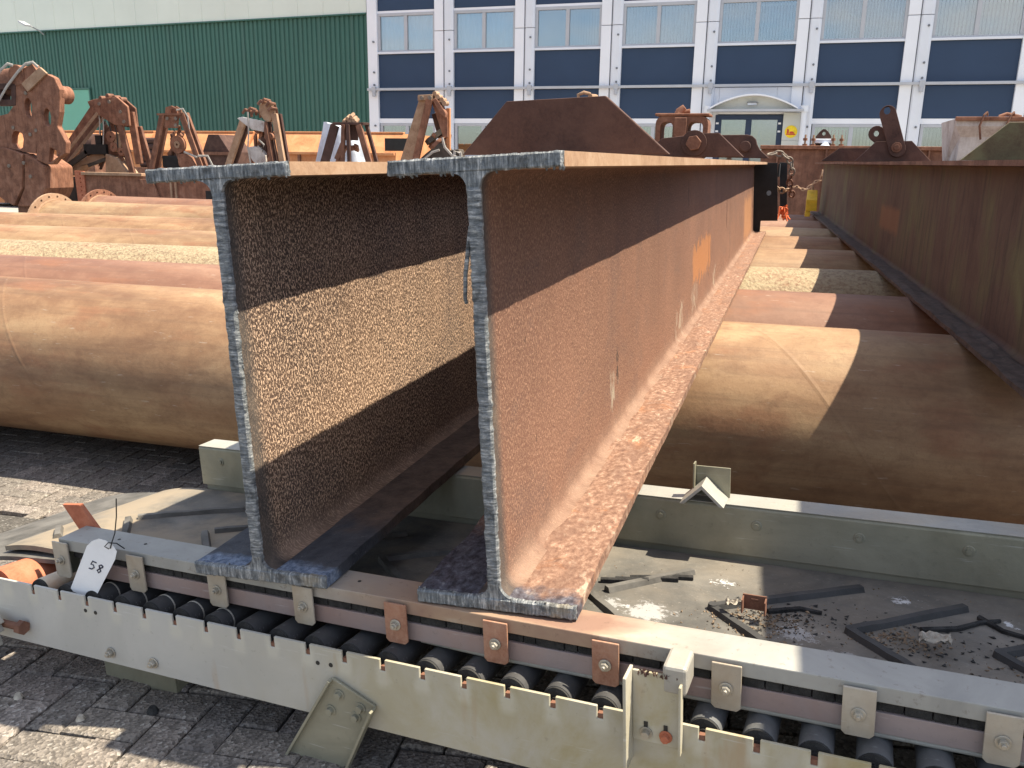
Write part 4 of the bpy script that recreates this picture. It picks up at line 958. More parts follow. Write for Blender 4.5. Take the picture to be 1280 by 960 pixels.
# outlines of the rusty parts, back-projected from image pixels to metres (x, height), each at its own distance
G = {
 'g1_back': [(-10.912,2.424),(-10.735,2.489),(-10.594,2.431),(-10.515,2.262),(-10.564,1.946),(-10.641,1.74),(-10.509,1.51),(-10.549,1.347),(-10.914,1.177),(-11.121,1.245),(-11.025,1.832)],
 'g1_back_h1': [(-10.868,1.947),(-10.796,2.015),(-10.734,1.923),(-10.757,1.774),(-10.811,1.728),(-10.894,1.786)],
 'g1_back_h2': [(-10.826,1.437),(-10.625,1.346),(-10.82,1.179),(-10.892,1.213)],
 'g1_front': [(-11.311,2.52),(-10.985,2.627),(-10.898,2.514),(-11.009,1.832),(-11.121,1.34),(-11.354,1.361),(-11.692,1.429),(-11.834,1.355),(-12.16,1.352),(-12.07,1.831),(-11.572,1.925),(-11.386,2.087)],
 'g1_front_h1': [(-11.226,2.109),(-11.139,2.165),(-11.079,2.062),(-11.11,1.878),(-11.176,1.855),(-11.242,1.924)],
 'g1_front_h2': [(-11.54,1.655),(-11.425,1.679),(-11.311,1.609),(-11.383,1.372),(-11.596,1.43)],
 'g1_bucket': [(-12.316,1.398),(-11.828,1.391),(-11.692,1.429),(-11.312,1.326),(-11.414,0.82),(-11.622,0.545),(-11.803,0.626),(-12.099,0.803),(-12.396,0.982)],
 'g1_side': [(-11.308,1.35),(-10.949,1.153),(-10.969,0.83),(-11.172,0.546),(-11.591,0.534),(-11.398,0.82)],
 'g1_link': [(-11.201,2.349),(-10.811,2.58),(-10.69,2.488),(-11.097,2.234)],
 'g1_hose': [(-11.705,2.065),(-11.471,2.317),(-11.234,2.519),(-11.077,2.629),(-10.951,2.649),(-10.872,2.581)],
 'g1_hose2': [(-11.748,2.355),(-11.555,2.547),(-11.415,2.635),(-11.326,2.611)],
 'g1_block': [(-11.809,2.367),(-11.338,2.362),(-11.394,2.04),(-11.869,2.042)],
 'g2_legL': [(-10.81,2.086),(-11.829,1.084)],
 'g2_head': [(-10.944,2.16),(-10.779,2.196),(-10.364,2.229),(-10.164,2.083),(-10.155,1.78),(-10.466,1.804),(-10.718,1.939),(-10.87,2.0)],
 'g2_legR': [(-10.378,1.878),(-10.201,1.013),(-10.19,1.999),(-10.115,1.202),(-10.155,1.78),(-9.973,1.08)],
 'g2_top': [(-10.679,2.231),(-10.563,2.267),(-10.456,2.242),(-10.366,2.217)],
 'g2_link': [(-10.48,1.693),(-10.6,1.382),(-10.44,1.384),(-10.33,1.633)],
 'g2_jawR': [(-10.716,1.356),(-10.485,1.284),(-10.252,0.986),(-10.65,1.004),(-10.756,1.052)],
 'g2_jawL': [(-11.626,1.088),(-11.057,1.352),(-10.764,1.355),(-10.81,1.254),(-11.284,1.145),(-11.507,0.987)],
 'g2_bucket': [(-12.28,0.945),(-11.509,0.974),(-11.434,0.572),(-11.877,0.559),(-12.067,0.66)],
 'g2_arm': [(-11.622,1.114),(-11.119,1.376)],
 'g3_legL': [(-9.55,1.962),(-9.86,1.106)],
 'g3_legR': [(-9.202,1.985),(-8.897,1.136)],
 'g3_bar': [(-9.626,1.962),(-9.174,1.961)],
 'g3_head': [(-9.504,1.962),(-9.478,2.069),(-9.37,2.092),(-9.27,2.045),(-9.264,1.962)],
 'g3_plate': [(-9.506,1.95),(-9.235,1.95),(-9.285,1.759),(-9.526,1.758)],
 'g3_jaw': [(-9.325,1.373),(-9.114,1.375),(-8.957,1.135),(-9.304,1.129)],
 'g3_hose': [(-9.258,2.021),(-9.136,2.044),(-9.059,1.926),(-9.048,1.736)],
 'g3_stick': [(-8.908,1.341),(-8.73,1.344),(-8.654,1.2)],
 'hop': [(-11.008,1.746),(-10.768,1.747),(-10.54,1.421),(-10.567,1.089),(-11.2,1.078),(-11.168,1.413)],
 'g4_legL': [(-8.08,1.856),(-8.39,1.217)],
 'g4_legR': [(-7.554,1.971),(-7.449,1.232)],
 'g4_legM': [(-7.7,1.856),(-7.603,1.229)],
 'g4_head': [(-8.161,1.902),(-8.074,1.925),(-7.686,1.856),(-7.71,1.706),(-7.919,1.74)],
 'g4_top': [(-7.818,1.971),(-7.808,2.109),(-7.624,2.153),(-7.548,2.062),(-7.617,1.856),(-7.714,1.856)],
 'g4_knots': [(-8.026,2.006),(-7.939,2.029),(-7.872,1.994),(-7.75,2.131),(-7.68,2.153),(-7.6,2.108),(-7.577,2.039)],
 'g4_mid': [(-8.095,1.47),(-7.908,1.507),(-7.745,1.415),(-7.73,1.215),(-7.929,1.212)],
 'g4_hose': [(-7.956,1.994),(-7.964,1.705),(-7.995,1.471),(-7.958,1.212)],
 'g5_legs': [(-6.563,1.813),(-6.763,1.243),(-6.379,1.813),(-6.401,1.248),(-6.3,1.814),(-6.282,1.25),(-6.157,1.814),(-5.981,1.255),(-6.08,1.814),(-5.916,1.256)],
 'g6_legL': [(-4.917,2.146),(-5.205,1.332),(-4.813,2.125),(-5.036,1.334)],
 'g6_legR': [(-4.685,2.114),(-4.573,1.57)],
 'g6_legLb': [(-4.941,2.146),(-4.847,2.145),(-5.036,1.334),(-5.277,1.331)],
 'g6_plateR': [(-4.778,2.084),(-4.696,2.154),(-4.559,1.961),(-4.549,1.632),(-4.619,1.653)],
 'g6_top': [(-4.952,2.177),(-4.742,2.185),(-4.743,2.114),(-4.953,2.105)],
 'g6_knots': [(-4.719,2.215),(-4.673,2.174),(-4.616,2.134),(-4.582,2.093)],
 'g6_jaw': [(-5.061,1.27),(-4.88,1.421),(-4.666,1.569),(-4.527,1.467),(-4.388,1.489),(-4.33,1.282)],
 'g6_hose': [(-4.608,1.632),(-4.573,1.508),(-4.469,1.405),(-4.388,1.375)],
 'gus2': [(-0.781,1.369),(-0.67,1.492),(-0.433,1.503),(-0.281,1.377)],
}

# ------------------------------------------------------------------ plates, lugs and scrap on and behind the beams
def rel(pts, x0): return [(p[0] - x0, p[1]) for p in pts]
t = tag(MB().plate(rel(G['gus2'], -0.53), 1.988, 2.008).build('sloped_plate', 'rust_plate', None, bevel=0.002, loc=(-0.53, 0, 0)), 'big dark rusty plate with sloped ends standing across the two cut beams', 'steel plate')
t = thing('lug_plate', 'dark rusty lug plate with a big hexagon bolt, right behind the sloped plate', 'lug plate', (-0.45, 4.0, 1.36))
m = MB(); m.plate([(x + 0.45, z - 1.36) for x, z in [(-0.699, 1.381), (-0.601, 1.463), (-0.47, 1.478), (-0.435, 1.486), (-0.352, 1.488), (-0.238, 1.387)]], -0.012, 0.012); m.build('plate', 'rust_plate', t, bevel=0.003)
m = MB(); m.tube([(-0.007, -0.0125, 0.083), (-0.007, -0.022, 0.083)], 0.056, 28); m.build('washer', 'rust_plate', t, bevel=0.002)
m = MB(); hexa(m, (-0.007, -0.022, 0.083), 0.034, 0.026); m.build('bolt', 'rust_brown', t, bevel=0.003)
t = thing('lug_plate', 'dark rusty lug plate with rounded corner and small bolt, nearest the chain', 'lug plate', (-0.33, 4.5, 1.36))
pts = [(-0.542, 1.387), (-0.411, 1.493), (-0.26, 1.496), (-0.235, 1.490), (-0.217, 1.475), (-0.209, 1.45), (-0.194, 1.426), (-0.145, 1.384)]
m = MB(); m.plate([(x + 0.33, z - 1.36) for x, z in pts], -0.012, 0.012); m.build('plate', 'rust_plate', t, bevel=0.003)
m = MB(); m.tube([(0.066, -0.0125, 0.08), (0.066, -0.032, 0.08)], 0.026, 20); m.build('bolt', 'rust_plate', t, bevel=0.003)
t = thing('rail_clamp_block', 'rusty clamp block with two rounded openings and a knob, behind the bolted lug plate', 'clamp block', (-0.70, 5.5, 1.36))
def rrect(x0, x1, z0, z1, r, n=4, cw=False):
    p = []
    for cx, cz, a in ((x1 - r, z1 - r, 0), (x0 + r, z1 - r, 90), (x0 + r, z0 + r, 180), (x1 - r, z0 + r, 270)):
        for k in range(n + 1): p.append((cx + r * math.cos(R(a + 90 * k / n)), cz + r * math.sin(R(a + 90 * k / n))))
    return p[::-1] if cw else p
m = MB(); m.plate(rrect(-0.16, 0.155, 0.02, 0.270, 0.045), -0.09, 0.09, [rrect(-0.13, -0.055, 0.10, 0.235, 0.03, cw=True), rrect(0.035, 0.125, 0.12, 0.235, 0.03, cw=True)]); m.build('body', 'rust_brown', t, bevel=0.006)
m = MB(); m.box(-0.165, 0.16, -0.10, 0.10, 0.2705, 0.285); m.build('top_plate', 'rust_orange', t, bevel=0.004)
m = MB(); m.tube([(-0.03, -0.02, 0.285), (-0.03, -0.02, 0.30), (-0.0, -0.02, 0.325)], 0.03, 12, 0.018); m.tube([(-0.06, 0.02, 0.29), (0.03, 0.02, 0.305)], 0.012, 8); m.build('knob', 'rust_orange', t, smooth=True)
m = MB(); m.box(-0.045, 0.03, -0.115, -0.0905, 0.06, 0.26); m.build('rib', 'rust_brown', t, bevel=0.005)
# end of the second beam: upright channels, chain, tassel
t = thing('upright_channel', 'black steel upright with a round hole at the far end of the right cut beam', 'steel upright', (-0.21, 7.15, 0.81))
m = MB(); hole = [(-0.002 + 0.018 * math.cos(-2 * math.pi * k / 16), 0.325 + 0.020 * math.sin(-2 * math.pi * k / 16)) for k in range(16)]
m.plate([(-0.135, 0.555), (0.043, 0.556), (0.083, 0.112), (-0.045, 0.107), (-0.045, 0.0), (-0.115, 0.0)], -0.006, 0.006, [hole]); m.build('plate', 'black_steel', t, bevel=0.002)
m = MB(); m.plate([(0.05, 0.56), (0.11, 0.56), (0.14, 0.20), (0.085, 0.20)], 0.40, 0.42); m.box(0.05, 0.062, 0.0, 0.40, 0.45, 0.55); m.build('back_plate', 'black_steel', t, bevel=0.002)
m = MB(); m.box(-0.05, 0.04, 0.09, 0.10, 0.26, 0.39); m.build('pale_backing', 'bag_white', t)
t = thing('chain', 'rusty steel chain hanging over the far end of the right cut beam', 'chain', (-0.10, 7.0, 0.0))
def torus_link(a, b, r, wire, flip):
    mb = MB(); a = Vector(a); b = Vector(b); d = (b - a); L = d.length; d.normalize()
    sd = d.cross(Vector((0, 1, 0))); sd = sd.normalized() if sd.length > .1 else Vector((1, 0, 0)); up = sd.cross(d)
    w = sd if flip else (sd * 0.35 + up * 0.94).normalized()
    pts = []
    for k in range(13):
        th = 2 * math.pi * k / 12; pts.append((a + b) / 2 + d * math.cos(th) * L * 0.62 + w * math.sin(th) * r)
    mb.tube(pts, wire, 6, cap=False); return mb
path = [(-0.135, 1.425), (-0.085, 1.438), (-0.030, 1.430), (0.010, 1.402), (0.036, 1.366), (0.046, 1.322), (0.045, 1.278), (0.030, 1.236), (0.045, 1.192), (0.060, 1.150), (0.062, 1.110)]
for i, (a, b) in enumerate(zip(path, path[1:])):
    torus_link((a[0], 0.02 * i, a[1]), (b[0], 0.02 * (i + 1), b[1]), 0.020, 0.0078, i % 2).build('link', 'rust_bolt' if i < 6 else 'rust_brown', t, smooth=True)
path = [(0.035, 1.165), (0.000, 1.150), (-0.038, 1.158), (-0.070, 1.185)]
for i, (a, b) in enumerate(zip(path, path[1:])): torus_link((a[0], 0.25, a[1]), (b[0], 0.25, b[1]), 0.020, 0.0078, i % 2).build('link', 'rust_tan', t, smooth=True)
t = thing('chain', 'thin pale chain sagging in front of the brown wall towards the yellow block', 'chain', (0.06, 11.0, 0.0))
path = [(-0.125 + 0.32 * k / 9, 1.085 + 0.10 * k / 9 + 0.02 * math.sin(k * 1.1) - 0.05 * math.sin(math.pi * k / 9)) for k in range(10)] + [(0.198, 1.23), (0.20, 1.29)]
for i, (a, b) in enumerate(zip(path, path[1:])): torus_link((a[0], 0, a[1]), (b[0], 0, b[1]), 0.013, 0.006, i % 2).build('link', 'rust_tan', t, smooth=True)
m = MB(); rr = random.Random(4)
for i in range(16):
    a = Vector((-0.09 + rr.uniform(-.02, .02), 7.3, 1.02)); m.tube([a, a + Vector((rr.uniform(-.02, .03), rr.uniform(-.02, .02), rr.uniform(-.05, .03))), a + Vector((rr.uniform(-.03, .045), rr.uniform(-.03, .03), rr.uniform(-.11, -.03)))], 0.006, 5)
tag(m.build('frayed_sling', 'orange_plastic', None, smooth=True), 'frayed orange sling end below the chain', 'sling')
t = thing('yellow_block', 'bright yellow painted block beside the far end of the greenish beam', 'yellow block', (0.155, 10.0, 0.80))
m = MB(); m.add([(-0.05, -0.05, 0.065), (0.065, -0.05, 0.068), (0.065, 0.06, 0.068), (-0.05, 0.06, 0.065), (-0.055, -0.06, 0.185), (0.06, -0.06, 0.185), (0.055, 0.05, 0.290), (-0.048, 0.05, 0.290)], [(0, 3, 2, 1), (0, 1, 5, 4), (4, 5, 6, 7), (1, 2, 6, 5), (2, 3, 7, 6), (3, 0, 4, 7)]); m.build('body', 'yellow_paint', t, bevel=0.005)
m = MB(); m.tube([(0.0, 0, 0.29), (0.0, 0, 0.335)], 0.016, 10); m.build('stud', 'rust_tan', t)
m = MB(); m.box(-0.055, 0.0, -0.04, 0.04, 0.005, 0.064); m.build('foot', 'yellow_paint', t, bevel=0.004)
# rusty wall-like girder behind
t = thing('box_girder', 'long red-brown rusty box girder in front of the office entrance', 'girder', (0.3, 12.0, 0.0))
m = MB(); m.box(-0.80, 1.6, 0.0, 0.5, 0.10, 1.545); m.build('body', 'rust_brown', t, bevel=0.006)
m = MB(); m.box(-0.815, 1.6, -0.06, 0.52, 1.5455, 1.592); m.build('top_flange', 'rust_orange', t, bevel=0.006)
for x in (-0.6, 0.0, 0.6, 1.2):
    m = MB(); m.box(x, x + 0.02, -0.05, -0.0005, 0.10, 1.545); m.build('stiffener', 'rust_brown', t)
t = thing('eye_lug', 'dark brown pointed lug with an eye on a pale base, standing on the red-brown girder', 'lug', (0.255, 12.05, 1.592))
m = MB(); m.plate([(-0.095, 0.0), (-0.095, 0.115), (-0.05, 0.175), (-0.015, 0.205), (0.015, 0.205), (0.05, 0.175), (0.095, 0.115), (0.095, 0.0)], -0.015, 0.015, [[(0.02 * math.cos(-k * math.pi / 6), 0.15 + 0.024 * math.sin(-k * math.pi / 6)) for k in range(12)]]); m.build('plate', 'rust_plate', t, bevel=0.002)
m = MB(); m.box(-0.13, 0.13, -0.06, -0.0155, 0.03, 0.085); m.build('base', 'bag_white', t, bevel=0.01)
m = MB(); m.tube([(0.03, -0.075, 0.0), (0.03, -0.075, 0.035)], 0.06, 16, 0.03); m.build('cap', 'bag_white', t, smooth=True)
for i, (x, h, lb) in enumerate(((0.035, 0.135, 'leftmost rusty threaded stud on the red-brown girder'), (0.135, 0.13, 'rusty stud just left of the pointed eye lug'), (0.375, 0.135, 'rusty stud just right of the pointed eye lug'), (0.475, 0.13, 'rightmost rusty stud on the red-brown girder'))):
    t = thing('threaded_stud', lb, 'stud', (x, 11.98, 1.592), (0, 0, 0), 'studs standing on the red-brown girder')
    m = MB(); m.tube([(0, 0, 0), (0, 0, h)], 0.012, 8); m.build('rod', 'rust_tan', t)
    m = MB(); m.tube([(0, 0, h * .45), (0, 0, h * .68)], 0.027, 6); m.tube([(0, 0, 0), (0, 0, 0.02)], 0.03, 6); m.build('nut', 'rust_orange', t)
# links and lugs behind the third beam
t = thing('lug_plate', 'dark trapezoid lug plate carrying an upright link bar on the right beam', 'lug plate', (0.645, 7.0, 1.38))
m = MB(); m.plate([(-0.263, 0.004), (-0.129, 0.148), (0.113, 0.155), (0.268, 0.004)], 0.0, 0.024); m.build('plate', 'rust_plate', t, bevel=0.003)
def slot_bar(x0, z0, x1, z1, w, hole_t, r):
    a = Vector((x0, z0)); b = Vector((x1, z1)); d = (b - a).normalized(); q = Vector((-d.y, d.x)); p = []
    for k in range(9):
        an = math.pi * k / 8; p.append(tuple(b + q * w * math.cos(an) + d * w * math.sin(an)))
    for k in range(9):
        an = math.pi + math.pi * k / 8; p.append(tuple(a + q * w * math.cos(an) + d * w * math.sin(an)))
    hc = b + d * hole_t; h = [tuple(hc + Vector((r * math.cos(-k * math.pi / 7), r * 1.15 * math.sin(-k * math.pi / 7)))) for k in range(14)]
    return p, h
p, h = slot_bar(0.02, 0.095, -0.073, 0.345, 0.056, 0.02, 0.023)
m = MB(); m.plate(p, -0.024, -0.001, [h]); m.build('link_bar', 'rust_plate', t, bevel=0.003)
m = MB(); m.tube([(0.012, -0.0245, 0.108), (0.012, -0.036, 0.108)], 0.036, 20); m.tube([(0.012, -0.036, 0.108), (0.012, -0.052, 0.108)], 0.019, 12); m.build('bolt', 'rust_brown', t, bevel=0.002)
p, h = slot_bar(0.03, 0.09, -0.13, 0.205, 0.056, 0.0, 0.018)
m = MB(); m.plate(p, 0.030, 0.05, [h]); m.build('link_bar', 'rust_plate', t, bevel=0.003)
tag(MB().plate([(x - 0.36, z) for x, z in [(0.155, 1.384), (0.283, 1.486), (0.56, 1.490), (0.60, 1.386)]], 7.38, 7.40).build('sloped_plate', 'rust_plate', None, bevel=0.003, loc=(0.36, 0, 0)), 'dark plate with a sloped end just left of the link bar lug', 'steel plate')
tag(MB().plate([(x - 0.9, z) for x, z in [(0.625, 1.385), (0.783, 1.534), (1.32, 1.540), (1.36, 1.39)]], 4.0, 4.02).build('sloped_plate', 'mossy_plate', None, bevel=0.003, loc=(0.9, 0, 0)) if rust('mossy_plate', (0.065, 0.04, 0.03), (0.10, 0.075, 0.045), (0.135, 0.13, 0.07), 9, 0.4, 120) is None else None, 'mossy dark plate with a sloped end on the right beam at the right edge', 'steel plate')
b5 = thing('steel_beam', 'dark steel beam hidden behind the greenish beam and carrying the lug plates', 'steel beam', (1.05, 2.6, 0.808), (0, 0, R(2.86)), G1)
beam(b5, 0.572, 7.0, 'web_green', 'rust_brown', 'rust_brown', 0.0, seed=41, cut=False)
# rusty hopper with pale sheet at the right
t = thing('rusty_hopper', 'rust streaked whitish steel hopper with two hooks, behind the mossy plate', 'hopper', (1.4, 7.6, 0.0))
m = MB(); m.add([(-0.245, 0, 1.32), (0.5, 0, 1.32), (0.5, 0.6, 1.32), (-0.245, 0.6, 1.32), (-0.24, -0.02, 1.58), (0.5, -0.02, 1.58), (-0.29, -0.06, 1.66), (0.5, -0.06, 1.66), (-0.29, -0.06, 1.715), (0.5, -0.06, 1.715), (0.5, 0.7, 1.715), (-0.29, 0.7, 1.715)],
    [(0, 1, 5, 4), (4, 5, 7, 6), (6, 7, 9, 8), (8, 9, 10, 11), (0, 4, 6, 8, 11, 3), (1, 2, 10, 9, 7, 5), (3, 11, 10, 2), (0, 3, 2, 1)])
m.build('body', 'whitish_steel', t)
m = MB(); m.box(-0.30, 0.5, -0.085, -0.0605, 1.70, 1.728); m.build('rim', 'rust_orange', t, bevel=0.004)
for x in (-0.11, 0.07):
    m = MB(); m.tube([(x, -0.09, 1.56), (x - 0.02, -0.092, 1.66), (x, -0.095, 1.74), (x + 0.02, -0.08, 1.76), (x + 0.03, -0.05, 1.74)], 0.008, 7); m.build('hook', 'rust_brown', t, smooth=True)
m = MB(); m.tube([(0.0, -0.05, 1.73), (0.05, -0.05, 1.75), (0.12, -0.05, 1.735), (0.15, -0.05, 1.728)], 0.012, 8); m.build('handle', 'rust_orange', t, smooth=True)
m = MB(); m.box(-0.20, 0.45, 0.05, 0.55, 0.0, 1.3195); m.build('stand', 'rust_brown', t)

# ------------------------------------------------------------------ grabs in a row behind the pipes
def leg_xz(m, a, b, w, d, y): m.bar((a[0], y, a[1]), (b[0], y, b[1]), w, d)
def bucket(t, x0, x1, zt, mat, y0=-0.1, y1=1.1):
    for s in (-1, 1):
        c = (x0 + x1) / 2; w = (x1 - x0) / 2
        pts = [(c + s * 0.01, 0.02), (c + s * 0.01, zt), (c + s * w * 0.25, zt), (c + s * w, zt * 0.92), (c + s * w * 0.9, zt * 0.45), (c + s * w * 0.45, zt * 0.08)]
        m = MB(); m.plate(pts, y0, y1); m.build('shell', mat, t, bevel=0.02)
# 1: big orange grab at the left edge
X, Y = -11.2, 10.5
t = thing('clamshell_grab', 'huge orange rusty grab with slotted side plates at the left edge', 'grab', (X, Y, 0), (0, 0, 0), 'rusty crane grabs standing in a row behind the pipes')
def P(k): return rel(G[k], X)
def rnd(pts, it=1):
    for _ in range(it):
        q = []
        for a, b in zip(pts, pts[1:] + pts[:1]): q += [(a[0] * .75 + b[0] * .25, a[1] * .75 + b[1] * .25), (a[0] * .25 + b[0] * .75, a[1] * .25 + b[1] * .75)]
        pts = q
    return pts
for dy, nm in ((0.30, 'rear'), (0.0, 'front')):
    pass
m = MB(); m.plate(P('g1_back'), -0.02, 0.20, [rnd(P('g1_back_h1')), P('g1_back_h2')]); m.build('arm_plate', 'rust_orange', t, bevel=0.035, segs=3)
m = MB(); m.plate(P('g1_front'), 0.0, 0.26, [rnd(P('g1_front_h1')), rnd(P('g1_front_h2'))]); m.build('arm_plate', 'rust_orange', t, bevel=0.035, segs=3)
m = MB(); m.plate(P('g1_bucket'), -0.16, 1.2); m.build('shell', 'rust_orange', t, bevel=0.03)
m = MB(); m.plate(P('g1_side'), -0.10, 1.15); m.build('shell', 'rust_orange', t, bevel=0.03)
m = MB(); m.plate(P('g1_link'), -0.09, -0.01); m.build('link', 'rust_tan', t, bevel=0.012)
m = MB(); m.tube([(-0.75, 0.3, 2.36), (-0.02, 0.3, 2.42)], 0.20, 24); m.build('drum', 'rust_brown', t, smooth=True)
m = MB(); m.tube([(-0.11, -0.02, 2.475), (-0.11, 0.5, 2.475)], 0.15, 24); m.build('sheave', 'rust_orange', t, smooth=True, bevel=0.01)
m = MB(); m.tube([(0.55, 0.1, 2.2), (0.55, 0.6, 2.2)], 0.13, 24); m.build('pivot', 'rust_orange', t, smooth=True)
m = MB(); m.plate(P('g1_block'), -0.02, 0.4, [[(p[0] * .45 + -.18, p[1] * .45 + 1.21) for p in P('g1_block')][::-1]]); m.build('head_block', 'rust_plate', t, bevel=0.01)
for k in ('g1_hose', 'g1_hose2'):
    m = MB(); m.tube([(p[0], -0.12 + 0.02 * i, p[1]) for i, p in enumerate(P(k))], 0.022, 8); m.build('hose', 'hose_grey', t, smooth=True)
m = MB(); m.plate([(-0.55, 0.0), (0.25, 0.0), (0.10, 0.62), (-0.5, 0.75)], 0.2, 0.9); m.build('shell_tip', 'rust_brown', t)
# 2: A-frame grab with open jaws
X, Y = -10.8, 11.5
t = thing('clamshell_grab', 'brown A-frame grab with a broad head plate and open jaws, second from the left', 'grab', (X, Y, 0), (0, 0, 0), 'rusty crane grabs standing in a row behind the pipes')
P = lambda k: rel(G[k], X)
(a, b) = P('g2_legL')
for y in (-0.05, 0.38):
    m = MB(); leg_xz(m, a, b, 0.125, 0.10, y); m.build('leg', 'rust_orange' if y < 0 else 'rust_brown', t, bevel=0.01)
    m = MB(); m.bar((a[0] + .05, y - 0.06, a[1] - 0.1), (b[0] + .08, y - 0.06, b[1] + 0.05), 0.05, 0.025); m.build('leg_rib', 'rust_tan', t)
L = P('g2_legR')
for (a, b, y, w, mt) in ((L[0], L[1], -0.05, 0.10, 'rust_brown'), (L[2], L[3], 0.1, 0.12, 'rust_orange'), (L[4], L[5], 0.34, 0.10, 'rust_brown')):
    m = MB(); leg_xz(m, a, b, w, 0.12, y); m.build('leg', mt, t, bevel=0.01)
m = MB(); m.plate(P('g2_head'), -0.12, -0.02); m.build('head_plate', 'rust_orange', t, bevel=0.015)
m = MB(); m.plate([(p[0] * .97, p[1] - .02) for p in P('g2_head')], 0.32, 0.40); m.build('head_plate', 'rust_brown', t, bevel=0.015)
m = MB()
for i, p in enumerate(P('g2_top')): m.tube([(p[0], -0.12 + 0.06 * i, p[1] - .03), (p[0] + .05, 0.04 + 0.06 * i, p[1] - .03)], 0.042, 10)
m.box(0.02, 0.45, -0.1, 0.34, 2.15, 2.19); m.build('sheave_block', 'rust_brown', t, bevel=0.005)
m = MB(); m.box(-0.37, 0.08, 0.0, 0.6, 1.34, 1.50); m.box(-0.14, -0.02, 0.05, 0.5, 1.5005, 1.64); m.tube([(-0.08, 0.2, 1.62), (-0.06, 0.2, 1.98)], 0.012, 6); m.build('counterweight', 'black_steel', t, bevel=0.015)
m = MB(); m.plate(P('g2_link'), -0.02, 0.05); m.build('link', 'rust_tan', t, bevel=0.02)
for (x, z, rr_) in ((0.26, 1.46, 0.075), (0.22, 1.62, 0.09), (0.40, 1.39, 0.065)):
    m = MB(); m.hollow((x, -0.06, z), (x, 0.3, z), rr_, 0.02, 16); m.build('sheave', 'rust_orange', t, smooth=True)
for k, (x0, z0, x1, z1) in enumerate(((0.10, 2.1, 0.05, 1.5), (0.14, 2.1, 0.24, 1.6), (0.02, 2.1, 0.0, 1.66), (0.30, 1.95, 0.34, 1.45))):
    m = MB(); m.tube([(x0, -0.02 - 0.02 * k, z0), ((x0 + x1) / 2 + 0.03, -0.05, (z0 + z1) / 2), (x1, -0.03, z1)], 0.012, 6); m.build('cable', 'wire_black' if k % 2 else 'hose_grey', t, smooth=True)
m = MB(); m.plate([(-0.02, 1.36), (0.36, 1.30), (0.40, 1.75), (0.28, 1.95), (0.10, 1.70)], 0.12, 0.2); m.build('link_plate', 'rust_brown', t, bevel=0.02)
m = MB(); m.plate(P('g2_jawR'), -0.06, 0.5); m.build('jaw', 'rust_tan', t, bevel=0.02)
m = MB(); m.plate(P('g2_jawL'), 0.1, 0.6); m.build('jaw', 'rust_tan', t, bevel=0.02)
m = MB(); m.bar((P('g2_arm')[0][0], 0.05, P('g2_arm')[0][1]), (P('g2_arm')[1][0], 0.05, P('g2_arm')[1][1]), 0.08, 0.1); m.bar((-0.30, -0.02, 1.16), (0.06, -0.02, 1.27), 0.05, 0.06); m.build('jaw_arm', 'rust_grey', t)
m = MB(); m.tube([(-1.02, -0.16, 1.09), (-1.02, 0.2, 1.09)], 0.085, 16); m.tube([(-0.96, -0.13, 1.07), (-0.90, -0.13, 1.03)], 0.075, 12); m.build('pivot', 'rust_brown', t, smooth=True)
m = MB(); m.plate(P('g2_bucket'), -0.45, 0.9); m.build('shell', 'rust_grey', t, bevel=0.01)
m = MB(); m.plate([(-1.05, 0.02), (0.5, 0.02), (0.9, 0.5), (0.75, 1.0), (-0.7, 0.95), (-1.25, 0.56)], 0.15, 0.85); m.build('shell', 'rust_brown', t, bevel=0.02)
# trough with bolted end flange in front of it
X, Y = -9.1, 10.5
t = thing('steel_trough', 'long orange rusty trough with folded lip and bolted end flange, just behind the last pipes', 'trough', (X, Y, 0), (0, 0, 0))
m = MB(); m.box(-1.16, 1.45, 0.0, 0.06, 0.10, 1.04); m.build('front_panel', 'rust_orange', t, bevel=0.004)
m = MB(); m.box(-1.16, -0.05, -0.10, 0.10, 1.0405, 1.085); m.build('lip', 'rust_tan', t, bevel=0.008)
m = MB(); m.box(0.12, 1.45, -0.07, 0.10, 1.0405, 1.075); m.build('lip', 'rust_bright', t, bevel=0.008)
for x in (0.02, 0.42, 0.5, 1.28):
    m = MB(); m.box(x, x + 0.03, -0.05, -0.0005, 0.10, 1.04); m.build('rib', 'rust_tan', t)
m = MB(); hs = []
for k in range(7): hs.append([(-1.20 + 0.012 * math.cos(-q * math.pi / 4), 0.68 + 0.062 * k + 0.014 * math.sin(-q * math.pi / 4)) for q in range(8)])
m.plate([(-1.29, 0.06), (-1.16, 0.06), (-1.12, 1.095), (-1.30, 1.10)], -0.05, -0.0005, hs); m.build('end_flange', 'rust_red', t, bevel=0.003)
m = MB(); m.plate([(-0.08, 1.0), (0.14, 1.0), (0.26, 0.66), (-0.02, 0.66)], -0.12, -0.051); m.build('gusset', 'rust_orange', t, bevel=0.004)
m = MB(); m.box(1.02, 1.2, -0.02, -0.001, 0.72, 0.86); m.build('outlet', 'black_steel', t)
